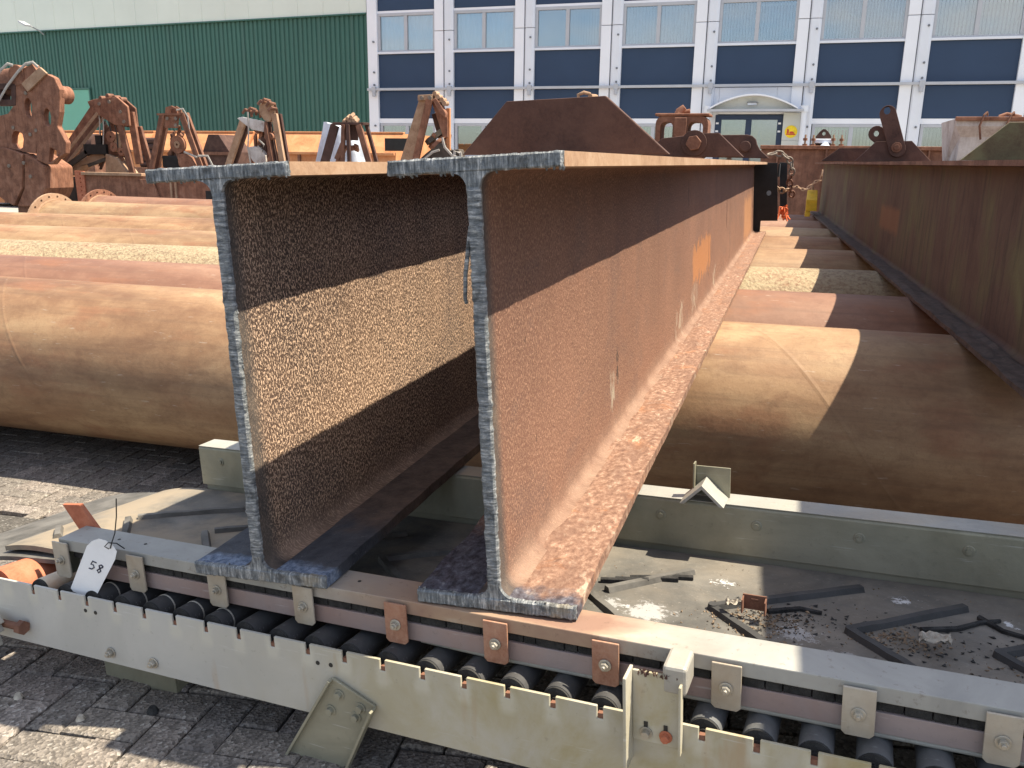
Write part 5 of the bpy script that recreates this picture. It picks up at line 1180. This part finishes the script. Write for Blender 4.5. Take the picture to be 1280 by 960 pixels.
# 3: slim A-frame grab with a sheave
X, Y = -9.35, 11.5
t = thing('clamshell_grab', 'slim orange A-frame grab with a round sheave between its legs, third from the left', 'grab', (X, Y, 0), (0, 0, 0), 'rusty crane grabs standing in a row behind the pipes')
P = lambda k: rel(G[k], X)
for k, mt in (('g3_legL', 'rust_brown'), ('g3_legR', 'rust_brown')):
    a, b = P(k)
    for y in (0.0, 0.28):
        e = (a[0] + (b[0] - a[0]) * 1.45, a[1] + (b[1] - a[1]) * 1.45)
        m = MB(); leg_xz(m, a, e, 0.075, 0.12, y); m.build('leg', mt, t, bevel=0.008)
    m = MB(); m.bar((a[0] + 0.05, -0.065, a[1]), (b[0] + 0.05, -0.065, b[1]), 0.035, 0.03); m.build('leg_rib', 'rust_orange', t)
(a, b) = P('g3_bar'); m = MB(); m.bar((a[0], -0.04, a[1]), (b[0], -0.04, b[1]), 0.03, 0.09); m.build('crossbar', 'rust_orange', t)
m = MB(); m.plate(P('g3_head'), 0.0, 0.05, [[(p[0] * .5 + .015, p[1] * .5 + 1.0) for p in P('g3_head')][::-1]]); m.plate(P('g3_head'), 0.22, 0.27); m.build('head', 'rust_orange', t)
m = MB(); m.plate(P('g3_plate'), -0.03, 0.03); m.build('head_plate', 'rust_orange', t, bevel=0.006)
m = MB(); m.hollow((0.0, 0.08, 1.51), (0.0, 0.2, 1.51), 0.135, 0.056, 28); sv = m.build('sheave', 'rust_orange', t, smooth=True); m = MB(); m.hollow((0.0, 0.06, 1.51), (0.0, 0.22, 1.51), 0.0555, 0.02, 16); m.build('hub', 'rust_tan', sv, smooth=True)
m = MB(); m.plate(rnd(P('g3_jaw')), -0.05, 0.4); m.build('jaw', 'rust_orange', t, bevel=0.02)
m = MB(); m.box(-0.32, 0.0, 0.1, 0.5, 1.15, 1.34); m.build('counterweight', 'black_steel', t, bevel=0.02)
m = MB(); m.tube([(p[0], -0.06, p[1]) for p in P('g3_hose')], 0.014, 8); m.build('hose', 'hose_grey', t, smooth=True)
m = MB(); m.tube([(p[0], -0.1, p[1]) for p in P('g3_stick')], 0.018, 8); m.tube([(0.18, -0.09, 1.40), (0.3, -0.09, 1.36), (0.42, -0.09, 1.32)], 0.016, 8); m.build('hose', 'hose_grey', t, smooth=True)
bucket(t, -0.7, 0.7, 1.1, 'rust_brown')
# 4: grab with pale head
X, Y = -7.8, 11.5
t = thing('clamshell_grab', 'grab with pale tan legs, whitish head plate and tangled hoses, third from the office corner', 'grab', (X, Y, 0), (0, 0, 0), 'rusty crane grabs standing in a row behind the pipes')
P = lambda k: rel(G[k], X)
for k, mt, w in (('g4_legL', 'rust_tan', 0.10), ('g4_legR', 'rust_tan', 0.09), ('g4_legM', 'rust_brown', 0.06)):
    a, b = P(k)
    for y in (0.0, 0.25):
        e = (a[0] + (b[0] - a[0]) * 1.5, a[1] + (b[1] - a[1]) * 1.5)
        m = MB(); leg_xz(m, a, e, w, 0.12, y + (0.1 if k == 'g4_legR' else 0)); m.build('leg', mt if y == 0 else 'rust_plate', t, bevel=0.008)
m = MB(); m.plate(P('g4_head'), -0.08, -0.0); m.build('head_plate', 'whitish_steel', t, bevel=0.008)
m = MB(); m.plate(P('g4_top'), 0.06, 0.28); m.build('head', 'rust_tan', t, bevel=0.03)
m = MB(); r4 = random.Random(8)
for p in P('g4_knots'):
    m.tube([(p[0] - .05, -0.02, p[1] - .03), (p[0], -0.05 + .05 * r4.random(), p[1] + .02), (p[0] + .06, 0.1, p[1] - 0.0), (p[0] + .05, 0.16, p[1] - .07)], 0.024, 7)
m.build('shackles', 'rust_brown', t, smooth=True)
m = MB(); m.plate(rnd(P('g4_mid')), 0.05, 0.3); m.build('link_plate', 'whitish_steel', t, bevel=0.02)
m = MB(); m.tube([(p[0], -0.1, p[1]) for p in P('g4_hose')], 0.012, 7); m.tube([(0.0, -0.1, 1.60), (0.10, -0.12, 1.52), (0.06, -0.1, 1.42), (-0.02, -0.1, 1.50)], 0.014, 7); m.build('hose', 'hose_grey', t, smooth=True)
for x, z in ((0.13, 1.64), (-0.05, 1.75)):
    m = MB(); m.hollow((x, 0.0, z), (x, 0.3, z), 0.058, 0.02, 14); m.build('sheave', 'rust_orange', t, smooth=True)
bucket(t, -0.8, 0.75, 1.1, 'rust_brown')
# 5: cone of legs under a round plate, with a white bag behind it
X, Y = -6.33, 11.5
t = thing('orange_peel_grab', 'dark brown grab of splayed legs under a flat top plate, second from the office corner', 'grab', (X, Y, 0), (0, 0, 0), 'rusty crane grabs standing in a row behind the pipes')
P = lambda k: rel(G[k], X)
m = MB(); m.tube([(0, 0.3, 1.815), (0, 0.3, 1.85)], 0.31, 10); m.build('top_plate', 'rust_plate', t, bevel=0.004)
LG = P('g5_legs')
for i in range(5):
    a, b = LG[2 * i], LG[2 * i + 1]; y0 = (0.2, 0.02, 0.0, 0.12, 0.35)[i]; e = (a[0] + (b[0] - a[0]) * 1.6, a[1] + (b[1] - a[1]) * 1.6)
    m = MB(); m.bar((a[0], y0, a[1]), (e[0], y0 * 1.2 - .1, e[1]), (0.13, 0.055, 0.05, 0.09, 0.05)[i], 0.10); m.build('leg', 'rust_brown' if i in (1, 3) else 'rust_plate', t, bevel=0.006)
m = MB(); m.tube([(-.02, 0.3, 1.6), (-.02, 0.3, 1.815)], 0.14, 14); m.build('hub', 'rust_plate', t)
m = MB()
for (x, z) in ((-0.09, 1.875), (-0.03, 1.92), (0.03, 1.945), (0.07, 1.90), (0.10, 1.87), (0.0, 1.87)): m.tube([(x, 0.2, z - .02), (x + .02, 0.3, z + .02), (x - .01, 0.36, z)], 0.03, 8)
m.build('shackles', 'rust_tan', t, smooth=True)
bg = MB()
def fn(u, v):
    a = 2 * math.pi * u; w = (0.62 - 0.36 * min(1, max(0, (v - 0.35) / 0.65)) ** 0.8) * (1 + 0.10 * math.sin(9 * a + 3 * v) * (1 - 0.4 * v) + 0.15 * nz(u * 7, v * 4)); h = 0.3 + 1.53 * v - 0.05 * math.cos(a) * v
    return (-6.86 - 0.05 * v + w * math.cos(a), 12.35 + 0.4 * w * math.sin(a), h + 0.05 * nz(u * 6, v * 4, 3))
bg.grid(fn, 48, 16); bg.f.append(tuple(i * 17 + 16 for i in range(48)))
tag(bg.build('bulk_bag', 'bag_white', None, smooth=True), 'bluish white bulk bag standing behind the dark grab with splayed legs', 'bulk bag')
# 6: tall leaning grab in front of the office
X, Y = -4.75, 11.0
t = thing('clamshell_grab', 'tan and orange A-frame grab in front of the office, rightmost of the row', 'grab', (X, Y, 0), (0, 0, 0), 'rusty crane grabs standing in a row behind the pipes')
P = lambda k: rel(G[k], X)
q = P('g6_legLb'); q = [q[0], q[1], (q[2][0] - .12, q[2][1] - .5), (q[3][0] - .15, q[3][1] - .5)]
m = MB(); m.plate(q, 0.03, 0.30); m.build('leg', 'rust_tan', t, bevel=0.006)
(a, b) = P('g6_legL')[2:]
m = MB(); leg_xz(m, (a[0] + .03, a[1]), (b[0] - 0.10, b[1] - .5), 0.09, 0.10, -0.02); m.build('leg', 'rust_orange', t, bevel=0.008)
m = MB(); m.plate(P('g6_plateR'), 0.10, 0.18); m.build('side_plate', 'rust_orange', t, bevel=0.006)
(a, b) = P('g6_legR')
m = MB(); leg_xz(m, (a[0] + .13, a[1] - .1), (b[0] + 0.02, b[1] - .3), 0.05, 0.10, 0.2); m.build('leg', 'rust_bright', t, bevel=0.006)
m = MB(); leg_xz(m, (-0.05, 1.95), (0.12, 1.4), 0.07, 0.10, 0.4); m.build('leg', 'rust_plate', t, bevel=0.006)
m = MB(); m.plate(P('g6_top'), -0.06, 0.28); m.build('head_plate', 'rust_tan', t, bevel=0.008)
m = MB(); m.plate([(0.0, 2.12), (0.06, 2.14), (0.20, 1.95), (0.19, 1.88), (0.10, 1.95)], -0.04, 0.2); m.build('head', 'rust_orange', t, bevel=0.02)
for p in P('g6_knots'):
    m = MB(); m.tube([(p[0], 0.0, p[1] - .02), (p[0] + .01, 0.2, p[1] - .02)], 0.032, 10); m.build('roller_pin', 'rust_tan', t, smooth=True)
m = MB(); m.plate(P('g6_jaw'), 0.1, 0.5); m.build('jaw', 'rust_grey', t, bevel=0.02)
m = MB(); m.tube([(p[0], -0.02, p[1]) for p in P('g6_hose')], 0.018, 8); m.tube([(-0.15, -.02, 1.33), (0.0, -.02, 1.44), (0.10, -.02, 1.47)], 0.016, 8); m.tube([(0.30, 0, 1.3), (0.32, 0, 1.46), (0.40, 0, 1.44), (0.42, 0, 1.33)], 0.022, 8); m.build('hose', 'hose_grey', t, smooth=True)
bucket(t, -0.8, 0.5, 1.2, 'rust_brown', 0.1, 1.1)
for (gn, x0, x1, z0, z1, k) in (('clamshell_grab.001', -0.25, 0.45, 1.1, 1.9, 9), ('clamshell_grab.002', -0.28, 0.28, 1.12, 1.8, 7), ('clamshell_grab.003', -0.25, 0.25, 1.2, 1.85, 8), ('clamshell_grab.004', -0.15, 0.3, 1.3, 1.8, 6), ('orange_peel_grab', -0.3, 0.3, 1.2, 1.7, 4)):
    rg = random.Random(k)
    for q in range(k):
        a = (rg.uniform(x0, x1) * 0.6, rg.uniform(0.1, 0.45), rg.uniform(z1 - .25, z1)); b = (rg.uniform(x0, x1), rg.uniform(0.1, 0.45), rg.uniform(z0, z0 + .3))
        m = MB(); m.bar(a, b, rg.uniform(.03, .08), rg.uniform(.04, .10)); m.build('linkage', rg.choice(('rust_brown', 'rust_plate', 'rust_orange', 'rust_grey')), bpy.data.objects[gn], bevel=0.006)
for (gn, pts) in (('clamshell_grab', [(0.03, -0.005, 2.22), (0.14, -0.005, 1.68), (0.02, -0.005, 1.62), (-0.30, -0.005, 1.72), (-0.1, -0.17, 1.2), (-0.4, -0.17, 1.15), (0.0, -0.17, 1.0)]), ('clamshell_grab.001', [(0.1, -0.125, 2.12), (0.5, -0.125, 2.0), (0.55, -0.125, 1.85), (0.3, -0.125, 2.15), (-0.85, -0.12, 1.25)]), ('clamshell_grab.002', [(-0.1, -0.035, 1.9), (0.06, -0.035, 1.9), (0.05, -0.035, 1.8)]), ('clamshell_grab.004', [(-0.14, -0.065, 2.14), (-0.02, -0.065, 2.14)])):
    if gn in bpy.data.objects:
        for p in pts:
            m = MB(); hexa(m, p, 0.030, 0.03); m.build('bolt', 'rust_bolt', bpy.data.objects[gn])
for o in [q for q in C.objects if q.parent is None and q.name.split('.')[0] in ('clamshell_grab', 'orange_peel_grab', 'steel_trough')]: o.scale = (1, 0.45, 1)
# dark parts between the grabs
X, Y = -10.87, 14.5
t = thing('dark_hopper', 'dark brown trapezoid hopper between the slim grab and the pale-headed grab', 'hopper', (X, Y, 0))
P = lambda k: rel(G[k], X)
m = MB(); m.plate(P('hop'), 0.0, 0.7); m.build('body', 'rust_plate', t, bevel=0.01)
m = MB(); m.box(-0.33, 0.33, -0.05, 0.75, 0.0, 1.075); m.build('stand', 'rust_plate', t)
m = MB(); m.box(-0.33, 0.35, -0.04, -0.0005, 1.36, 1.42); m.build('rim', 'rust_brown', t)
t = thing('roller_stack', 'dark stack of round rusty rollers left of the slim grab', 'roller stack', (-12.45, 14.5, 0))
for k in range(5):
    m = MB(); m.tube([(-0.2, 0, 1.16 + 0.115 * k), (0.24, 0, 1.16 + 0.115 * k)], 0.058, 14); m.build('roller', 'rust_plate', t, smooth=True)
m = MB(); m.box(-0.25, 0.25, -0.2, 0.2, 0.0, 1.10); m.build('stand', 'rust_brown', t)
t = thing('winch_drum', 'dark rusty drum behind the jaws of the broad-headed grab', 'winch drum', (-13.95, 14.5, 0))
m = MB(); m.tube([(-0.12, 0, 1.52), (0.28, 0, 1.52)], 0.22, 20); m.build('drum', 'rust_plate', t, smooth=True)
m = MB(); m.box(-0.2, 0.3, -0.2, 0.2, 0.0, 1.29); m.build('stand', 'rust_brown', t)
# bright orange containers
for i, (xa, xb, lb) in enumerate(((-20.5, -14.75, 'long bright orange open container behind the broad-headed grab'), (-14.60, -11.98, 'bright orange open container behind the slim grab'), (-11.9, -8.2, 'bright orange open container with a dark gap, behind the pale-headed grab'))):
    t = thing('open_container', lb, 'container', ((xa + xb) / 2, 17.0, 0), (0, 0, 0), 'orange containers along the green hall')
    w = (xb - xa) / 2
    m = MB(); m.add([(-w, 0, 0.1), (w, 0, 0.1), (w, 0, 1.45), (-w, 0, 1.45), (-w, 0.42, 1.86), (w, 0.42, 1.86), (w, 1.9, 1.86), (-w, 1.9, 1.86), (-w, 1.9, 0.1), (w, 1.9, 0.1)],
        [(0, 1, 2, 3), (3, 2, 5, 4), (4, 5, 6, 7), (6, 9, 8, 7), (0, 3, 4, 7, 8), (1, 9, 6, 5, 2), (0, 8, 9, 1)]); m.build('body', 'rust_bright', t)
    m = MB(); m.box(-w, w, -0.09, -0.0005, 1.40, 1.46); m.build('ledge', 'rust_bright', t, bevel=0.01)
    m = MB(); m.box(-w, w, 0.40, 0.5, 1.8605, 1.90); m.build('rim', 'rust_bright', t, bevel=0.01)
    k = -w + 0.1
    while k < w - 0.05:
        m = MB(); m.box(k, k + 0.06, -0.06, -0.0008, 0.1, 1.395); m.build('rib', 'rust_brown', t); k += 0.62
    if i == 2:
        m = MB(); m.box(1.6, 2.15, 0.0, 0.02, 1.50, 1.76); m.build('dark_opening', 'black_steel', t)
# small rusty ends peeping over the big sloped plate
t = thing('hook_block', 'small orange rusty block peeping over the left corner of the sloped plate', 'hook block', (-2.95, 9.0, 0)); m = MB(); m.plate([(-0.13, 1.2), (-0.02, 1.95), (0.12, 1.95), (0.12, 1.2)], 0, 0.2); m.build('body', 'rust_orange', t, bevel=0.02)
m = MB(); m.box(-0.14, 0.14, -0.02, 0.25, 0.0, 1.1995); m.build('stand', 'rust_brown', t)
t = thing('shackle', 'small rusty shackle showing over the top edge of the sloped plate', 'shackle', (-2.18, 9.0, 0)); m = MB(); m.box(-0.10, 0.10, 0, 0.1, 0.0, 1.955); m.build('post', 'rust_brown', t)
m = MB(); m.tube([(-0.07, 0.05, 1.955), (-0.08, 0.05, 2.02), (-0.02, 0.05, 2.045), (0.04, 0.05, 2.03), (0.05, 0.05, 1.99)], 0.018, 8); m.tube([(0.06, 0.0, 2.0), (0.10, 0.1, 2.0)], 0.028, 8); m.build('bow', 'rust_tan', t, smooth=True)

# ------------------------------------------------------------------ office building
YF = 24.0
off = thing('office_building', 'white and navy office building with blinds in its windows and an arched entrance', 'building', (0, YF, 0))
bays = [(-12.064, -10.243), (-9.669, -7.83), (-7.266, -5.397), (-4.822, -2.897), (-2.317, -0.375), (0.186, 2.148), (2.725, 4.69), (5.25, 7.2), (7.76, 9.7)]
def ob(name, mat, x0, x1, y0, y1, z0, z1, bevel=0.0, parent=off):
    m = MB(); m.box(x0, x1, y0, y1, z0, z1); return m.build(name, mat, parent, bevel=bevel)
ob('wall', 'room_dark', -12.45, 10.5, 1.6, 1.8, 0, 8.2)
ob('floor_slab', 'cladding_silver', -12.3, 10.5, 0.14, 1.595, 2.60, 3.20)
ob('floor_slab', 'cladding_silver', -12.3, 10.5, 0.14, 1.595, 5.60, 6.3)
ob('plinth', 'panel_navy', -12.35, 10.5, 0.02, 0.12, 0.0, 1.38)
ob('roof_slab', 'cladding_white', -12.4, 10.5, 0.0, 1.6, 8.0, 8.2)
cols = [-12.353] + [b[1] for b in bays]
edges = [(-12.37, -12.064)] + [(bays[i][1], bays[i + 1][0]) for i in range(len(bays) - 1)]
for i, (a, b) in enumerate(edges):
    if i == 0: ob('column_cover', 'cladding_white', a, b, -0.10, 0.10, 0, 8.0, 0.01); mid = a + .17
    else:
        mid = a + (b - a) * 0.49
        ob('column_cover', 'cladding_white', a, mid - 0.012, -0.10, 0.10, 0, 4.86, 0.008); ob('column_cover', 'cladding_white', a, mid - 0.012, -0.10, 0.10, 4.875, 8.0, 0.008)
        m = MB(); m.plate([(mid + 0.012, 0.1), (mid + 0.012, -0.07), (mid + 0.05, -0.115), (b - 0.06, -0.125), (b, -0.08), (b, 0.1)], 0, 4.86, axes='xy'); m.build('column_cover', 'cladding_silver', off, bevel=0.006)
        m = MB(); m.plate([(mid + 0.012, 0.1), (mid + 0.012, -0.07), (mid + 0.05, -0.115), (b - 0.06, -0.125), (b, -0.08), (b, 0.1)], 4.875, 8.0, axes='xy'); m.build('column_cover', 'cladding_silver', off, bevel=0.006)
        ob('column_seam', 'seam_grey', mid - 0.011, mid + 0.011, -0.05, 0.05, 0, 8.0)
    for z in (2.28, 3.14, 3.43, 3.78, 4.62):
        m = MB(); m.tube([(b - 0.10, -0.150, z), (b - 0.10, -0.095, z)], 0.028, 8); m.build('fixing', 'seam_grey', off)
    m = MB(); m.box(b - 0.15, b - 0.03, -0.22, -0.126, 3.22, 3.37); m.tube([(b - 0.09, -0.19, 3.10), (b - 0.09, -0.19, 3.22)], 0.05, 10); m.build('rail_bracket', 'frame_grey', off)
ob('rail', 'frame_grey', -12.37, 10.5, -0.20, -0.14, 3.265, 3.335, 0.008)
def window(x0, x1, z0, z1, blind, slats, room, split=True):
    f = MB(); w = 0.075
    f.box(x0, x1, -0.03, 0.05, z0, z0 + w); f.box(x0, x1, -0.03, 0.05, z1 - w, z1); f.box(x0, x0 + w, -0.028, 0.05, z0 + w, z1 - w); f.box(x1 - w, x1, -0.028, 0.05, z0 + w, z1 - w)
    xm = (x0 + x1) / 2 - 0.02; f.box(xm - 0.05, xm + 0.05, -0.026, 0.05, z0 + w, z1 - w)
    fr = f.build('window', 'frame_grey', off, bevel=0.006)
    ob('sill', 'cladding_silver', x0 - 0.01, x1 + 0.01, -0.07, -0.031, z0 - 0.03, z0 + 0.03, 0.004, fr)
    for a, b in ((x0 + w, xm - 0.05), (xm + 0.05, x1 - w)): ob('pane', 'window_glass', a, b, 0.02, 0.028, z0 + w, z1 - w, 0, fr)
    if blind:
        m = MB(); x = x0 + w
        if slats:
            while x < x1 - w: m.add([(x, 0.10, z0 + w), (x + (0.066 if slats == 1 else 0.05), 0.16 if slats == 1 else 0.19, z0 + w), (x + (0.066 if slats == 1 else 0.05), 0.16 if slats == 1 else 0.19, z1 - w), (x, 0.10, z1 - w)], [(0, 1, 2, 3)]); x += 0.085 if slats == 1 else 0.075
        else:
            m.grid(lambda u, v: (x0 + w + (x1 - x0 - 2 * w) * u, 0.13 + 0.012 * math.sin(u * 70), z0 + w + (z1 - z0 - 2 * w) * v), 60, 1)
        stuff(m.build('blind', blind, fr))
    if room: ob('room_wall', room, x0, x1, 0.9, 0.92, z0 - 0.05, z1 + 0.05, 0, fr)
for i, (a, b) in enumerate(bays):
    ob('panel', 'panel_navy', a, b, 0.0, 0.06, 5.46, 6.75, 0.004)
    ob('panel_trim', 'cladding_white', a, b, -0.02, 0.06, 5.395, 5.458)
    ob('panel', 'panel_navy', a, b, 0.0, 0.06, 3.338, 4.285, 0.004)
    window(a, b, 4.315, 5.392, 'blind_white' if i != 6 else 'blind_warm', 0 if i < 2 else 1 + (i in (2, 4, 5)), 'room_dark')
    if i == 4: ob('ceiling_lamp', 'bag_white', a + 0.95, b - 0.1, 0.19, 0.22, 5.24, 5.30)
    ob('panel', 'panel_navy', a, b, 0.0, 0.06, 6.9, 7.95, 0.004)
    ob('window_band', 'frame_grey', a, b, 0.01, 0.06, 6.752, 6.898)
    if i != 4:
        ob('panel', 'panel_navy', a, b, 0.0, 0.06, 2.492, 3.262, 0.004)
        ob('panel_trim', 'cladding_white', a, b, -0.02, 0.06, 2.36, 2.488)
        bl, sl, rm = {0: (None, 0, 'room_cream'), 1: (None, 0, 'room_dark'), 5: ('blind_cream', 1, 'room_cream'), 6: ('blind_green', 1, 'room_dark')}.get(i, ('blind_cream', 1, 'room_dark'))
        window(a + 0.02, b - 0.02, 1.41, 2.356, bl, sl, rm)
        if i == 0:
            ob('room_divider', 'room_dark', a + 0.45, a + 0.52, 0.5, 0.55, 1.2, 2.4); ob('room_divider', 'room_red', a + 0.1, a + 1.0, 0.85, 0.89, 1.2, 1.62)
        if i == 5: ob('red_poster', 'room_red', a + 0.42, a + 0.95, 0.20, 0.21, 1.95, 2.22)
    else:
        ob('panel', 'cladding_white', a, a + 0.13, 0.0, 0.06, 0.0, 3.262, 0.004); ob('panel', 'cladding_white', a + 0.135, -0.73, 0.0, 0.06, 2.60, 3.262, 0.004); ob('panel', 'cladding_white', -0.725, b, 0.0, 0.06, 2.60, 3.262, 0.004)
# entrance
door = thing('entrance_door', 'navy framed glazed double door under the arched canopy', 'door', (-1.38, YF, 0)); door.parent = off; door.location = (-1.38, 0, 0)
del door['label'], door['category']
f = MB(); f.box(-0.86, 0.86, -0.02, 0.10, 2.46, 2.58); f.box(-0.86, -0.70, -0.019, 0.10, 0, 2.46); f.box(0.72, 0.86, -0.019, 0.10, 0, 2.46); f.box(-0.075, 0.075, -0.018, 0.10, 0, 2.46); f.box(-0.70, -0.075, -0.017, 0.10, 0, 0.9); f.box(0.075, 0.72, -0.017, 0.10, 0, 0.9)
f.build('frame', 'frame_navy', door, bevel=0.006)
for a, b in ((-0.70, -0.075), (0.075, 0.72)):
    m = MB(); m.box(a, b, 0.03, 0.04, 0.9, 2.46); m.build('pane', 'window_glass', door)
m = MB(); m.box(-0.84, 0.84, 0.8, 0.82, 0, 2.6); m.build('lobby_wall', 'room_cream', door)
m = MB(); m.box(-0.64, -0.2, 0.55, 0.6, 2.2, 2.36); m.plate([(0.18, 1.2), (0.2, 2.0), (0.26, 2.25), (0.3, 2.05), (0.33, 1.95), (0.55, 1.95), (0.6, 1.2)], 0.60, 0.62); m.build('lobby_shapes', 'blind_green', door)
for z in (2.37, 2.17):
    for x in (-0.80, 0.78):
        m = MB(); m.box(x - 0.035, x + 0.035, -0.04, -0.0205, z - 0.025, z + 0.02); m.build('hinge', 'cladding_white', door)
ob('panel', 'door_cream', -0.515, -0.10, -0.16, -0.103, 1.95, 2.63, 0.004); ob('panel', 'door_cream', -0.515, -0.10, -0.16, -0.103, 0.0, 1.945, 0.004)
sg = MB(); sg.tube([(-0.30, -0.172, 2.16), (-0.30, -0.1605, 2.16)], 0.155, 32); sg = sg.build('sign', 'sign_yellow', off)
m = MB(); m.plate([(-0.41, 2.08), (-0.19, 2.08), (-0.19, 2.11), (-0.41, 2.11)], -0.176, -0.1725); m.plate([(-0.40, 2.115), (-0.35, 2.115), (-0.35, 2.20), (-0.38, 2.24), (-0.40, 2.22)], -0.176, -0.1725); m.plate([(-0.33, 2.115), (-0.22, 2.115), (-0.23, 2.15), (-0.27, 2.17), (-0.33, 2.16)], -0.176, -0.1725); m.build('sign_mark', 'sign_red', sg)
can = MB(); ar = []
for k in range(17):
    u = k / 16; ar.append((-2.36 + 2.17 * u, 2.735 + 0.33 * math.sin(math.pi * u) ** 0.9))
can.plate(ar + [(p[0] * 0.998, p[1] - 0.035) for p in ar[::-1]], -0.55, -0.003)
can = can.build('canopy', 'cladding_white', off)
m = MB(); m.plate(ar + [(-0.19, 2.70), (-2.36, 2.70)], -0.30, -0.04); m.build('tympanum', 'door_cream', can); 
m = MB(); m.box(-2.42, -0.03, -0.52, -0.162, 2.64, 2.698); m.build('beam', 'frame_grey', can)
m = MB(); m.box(-1.42, -1.20, -0.38, -0.301, 2.80, 2.86); m.build('lamp', 'bag_white', can)
m = MB(); m.box(-1.44, -1.18, -0.40, -0.301, 2.8605, 2.885); m.build('lamp_cover', 'seam_grey', can)
for x in (-2.42, -0.02):
    m = MB(); m.tube([(x, -0.40, 0), (x, -0.40, 2.63)], 0.075, 16); m.tube([(x, -0.40, 2.63), (x, -0.40, 2.78)], 0.11, 16); m.build('pillar', 'cladding_silver', can, smooth=True)

# ------------------------------------------------------------------ green hall
hall = thing('green_hall', 'long green corrugated steel hall with a cream upper wall and a pale teal door', 'building', (-12.40, 24.05, 0), (0, 0, math.atan2(0.063, -0.998) - math.pi))
m = MB(); L = 24.0; pts = []; x = 0.0
while x > -L: pts += [(x, -0.035), (x - 0.085, -0.035), (x - 0.105, 0.0), (x - 0.145, 0.0)]; x -= 0.165
vs = [(a, b, z) for z in (0, 5.39) for a, b in pts]; n = len(pts)
DX0, DX1 = -13.05, -11.14
m.add(vs, [(i, i + 1, i + 1 + n, i + n) for i in range(n - 1)]); m.build('wall_sheet', 'sheet_green', hall)
m = MB(); x = 0.0; pts = []
while x > -L: pts += [(x, -0.095), (x - 0.55, -0.095), (x - 0.575, -0.08), (x - 0.6, -0.095)]; x -= 0.9
n = len(pts); m.add([(a, b, z) for z in (5.40, 9.0) for a, b in pts], [(i, i + 1, i + 1 + n, i + n) for i in range(n - 1)]); m.build('upper_wall', 'sheet_cream', hall)
m = MB(); m.box(-L, 0, -0.12, 0.02, 5.391, 5.43); m.build('flashing', 'sheet_green', hall)
m = MB(); m.box(-L, 0, 0.1, 8.0, 0, 9.0); m.build('hall_body', 'sheet_cream', hall)
m = MB(); m.box(-13.0, -11.08, -0.075, -0.037, 0, 3.47); d = m.build('door', 'door_teal', hall, bevel=0.006)
m = MB(); m.box(-13.06, -11.02, -0.10, -0.038, 3.475, 3.53); m.box(-11.075, -11.02, -0.09, -0.038, 0, 3.47); m.build('door_frame', 'sheet_green', d)
m = MB(); m.tube([(-12.9, -0.05, 5.30), (-12.75, -0.35, 5.38), (-12.62, -0.95, 5.52)], 0.022, 8); m.plate([(-12.50, 5.47), (-12.78, 5.60), (-12.80, 5.56), (-12.52, 5.42)], -1.10, -0.86); m.build('wall_lamp', 'frame_grey', hall)
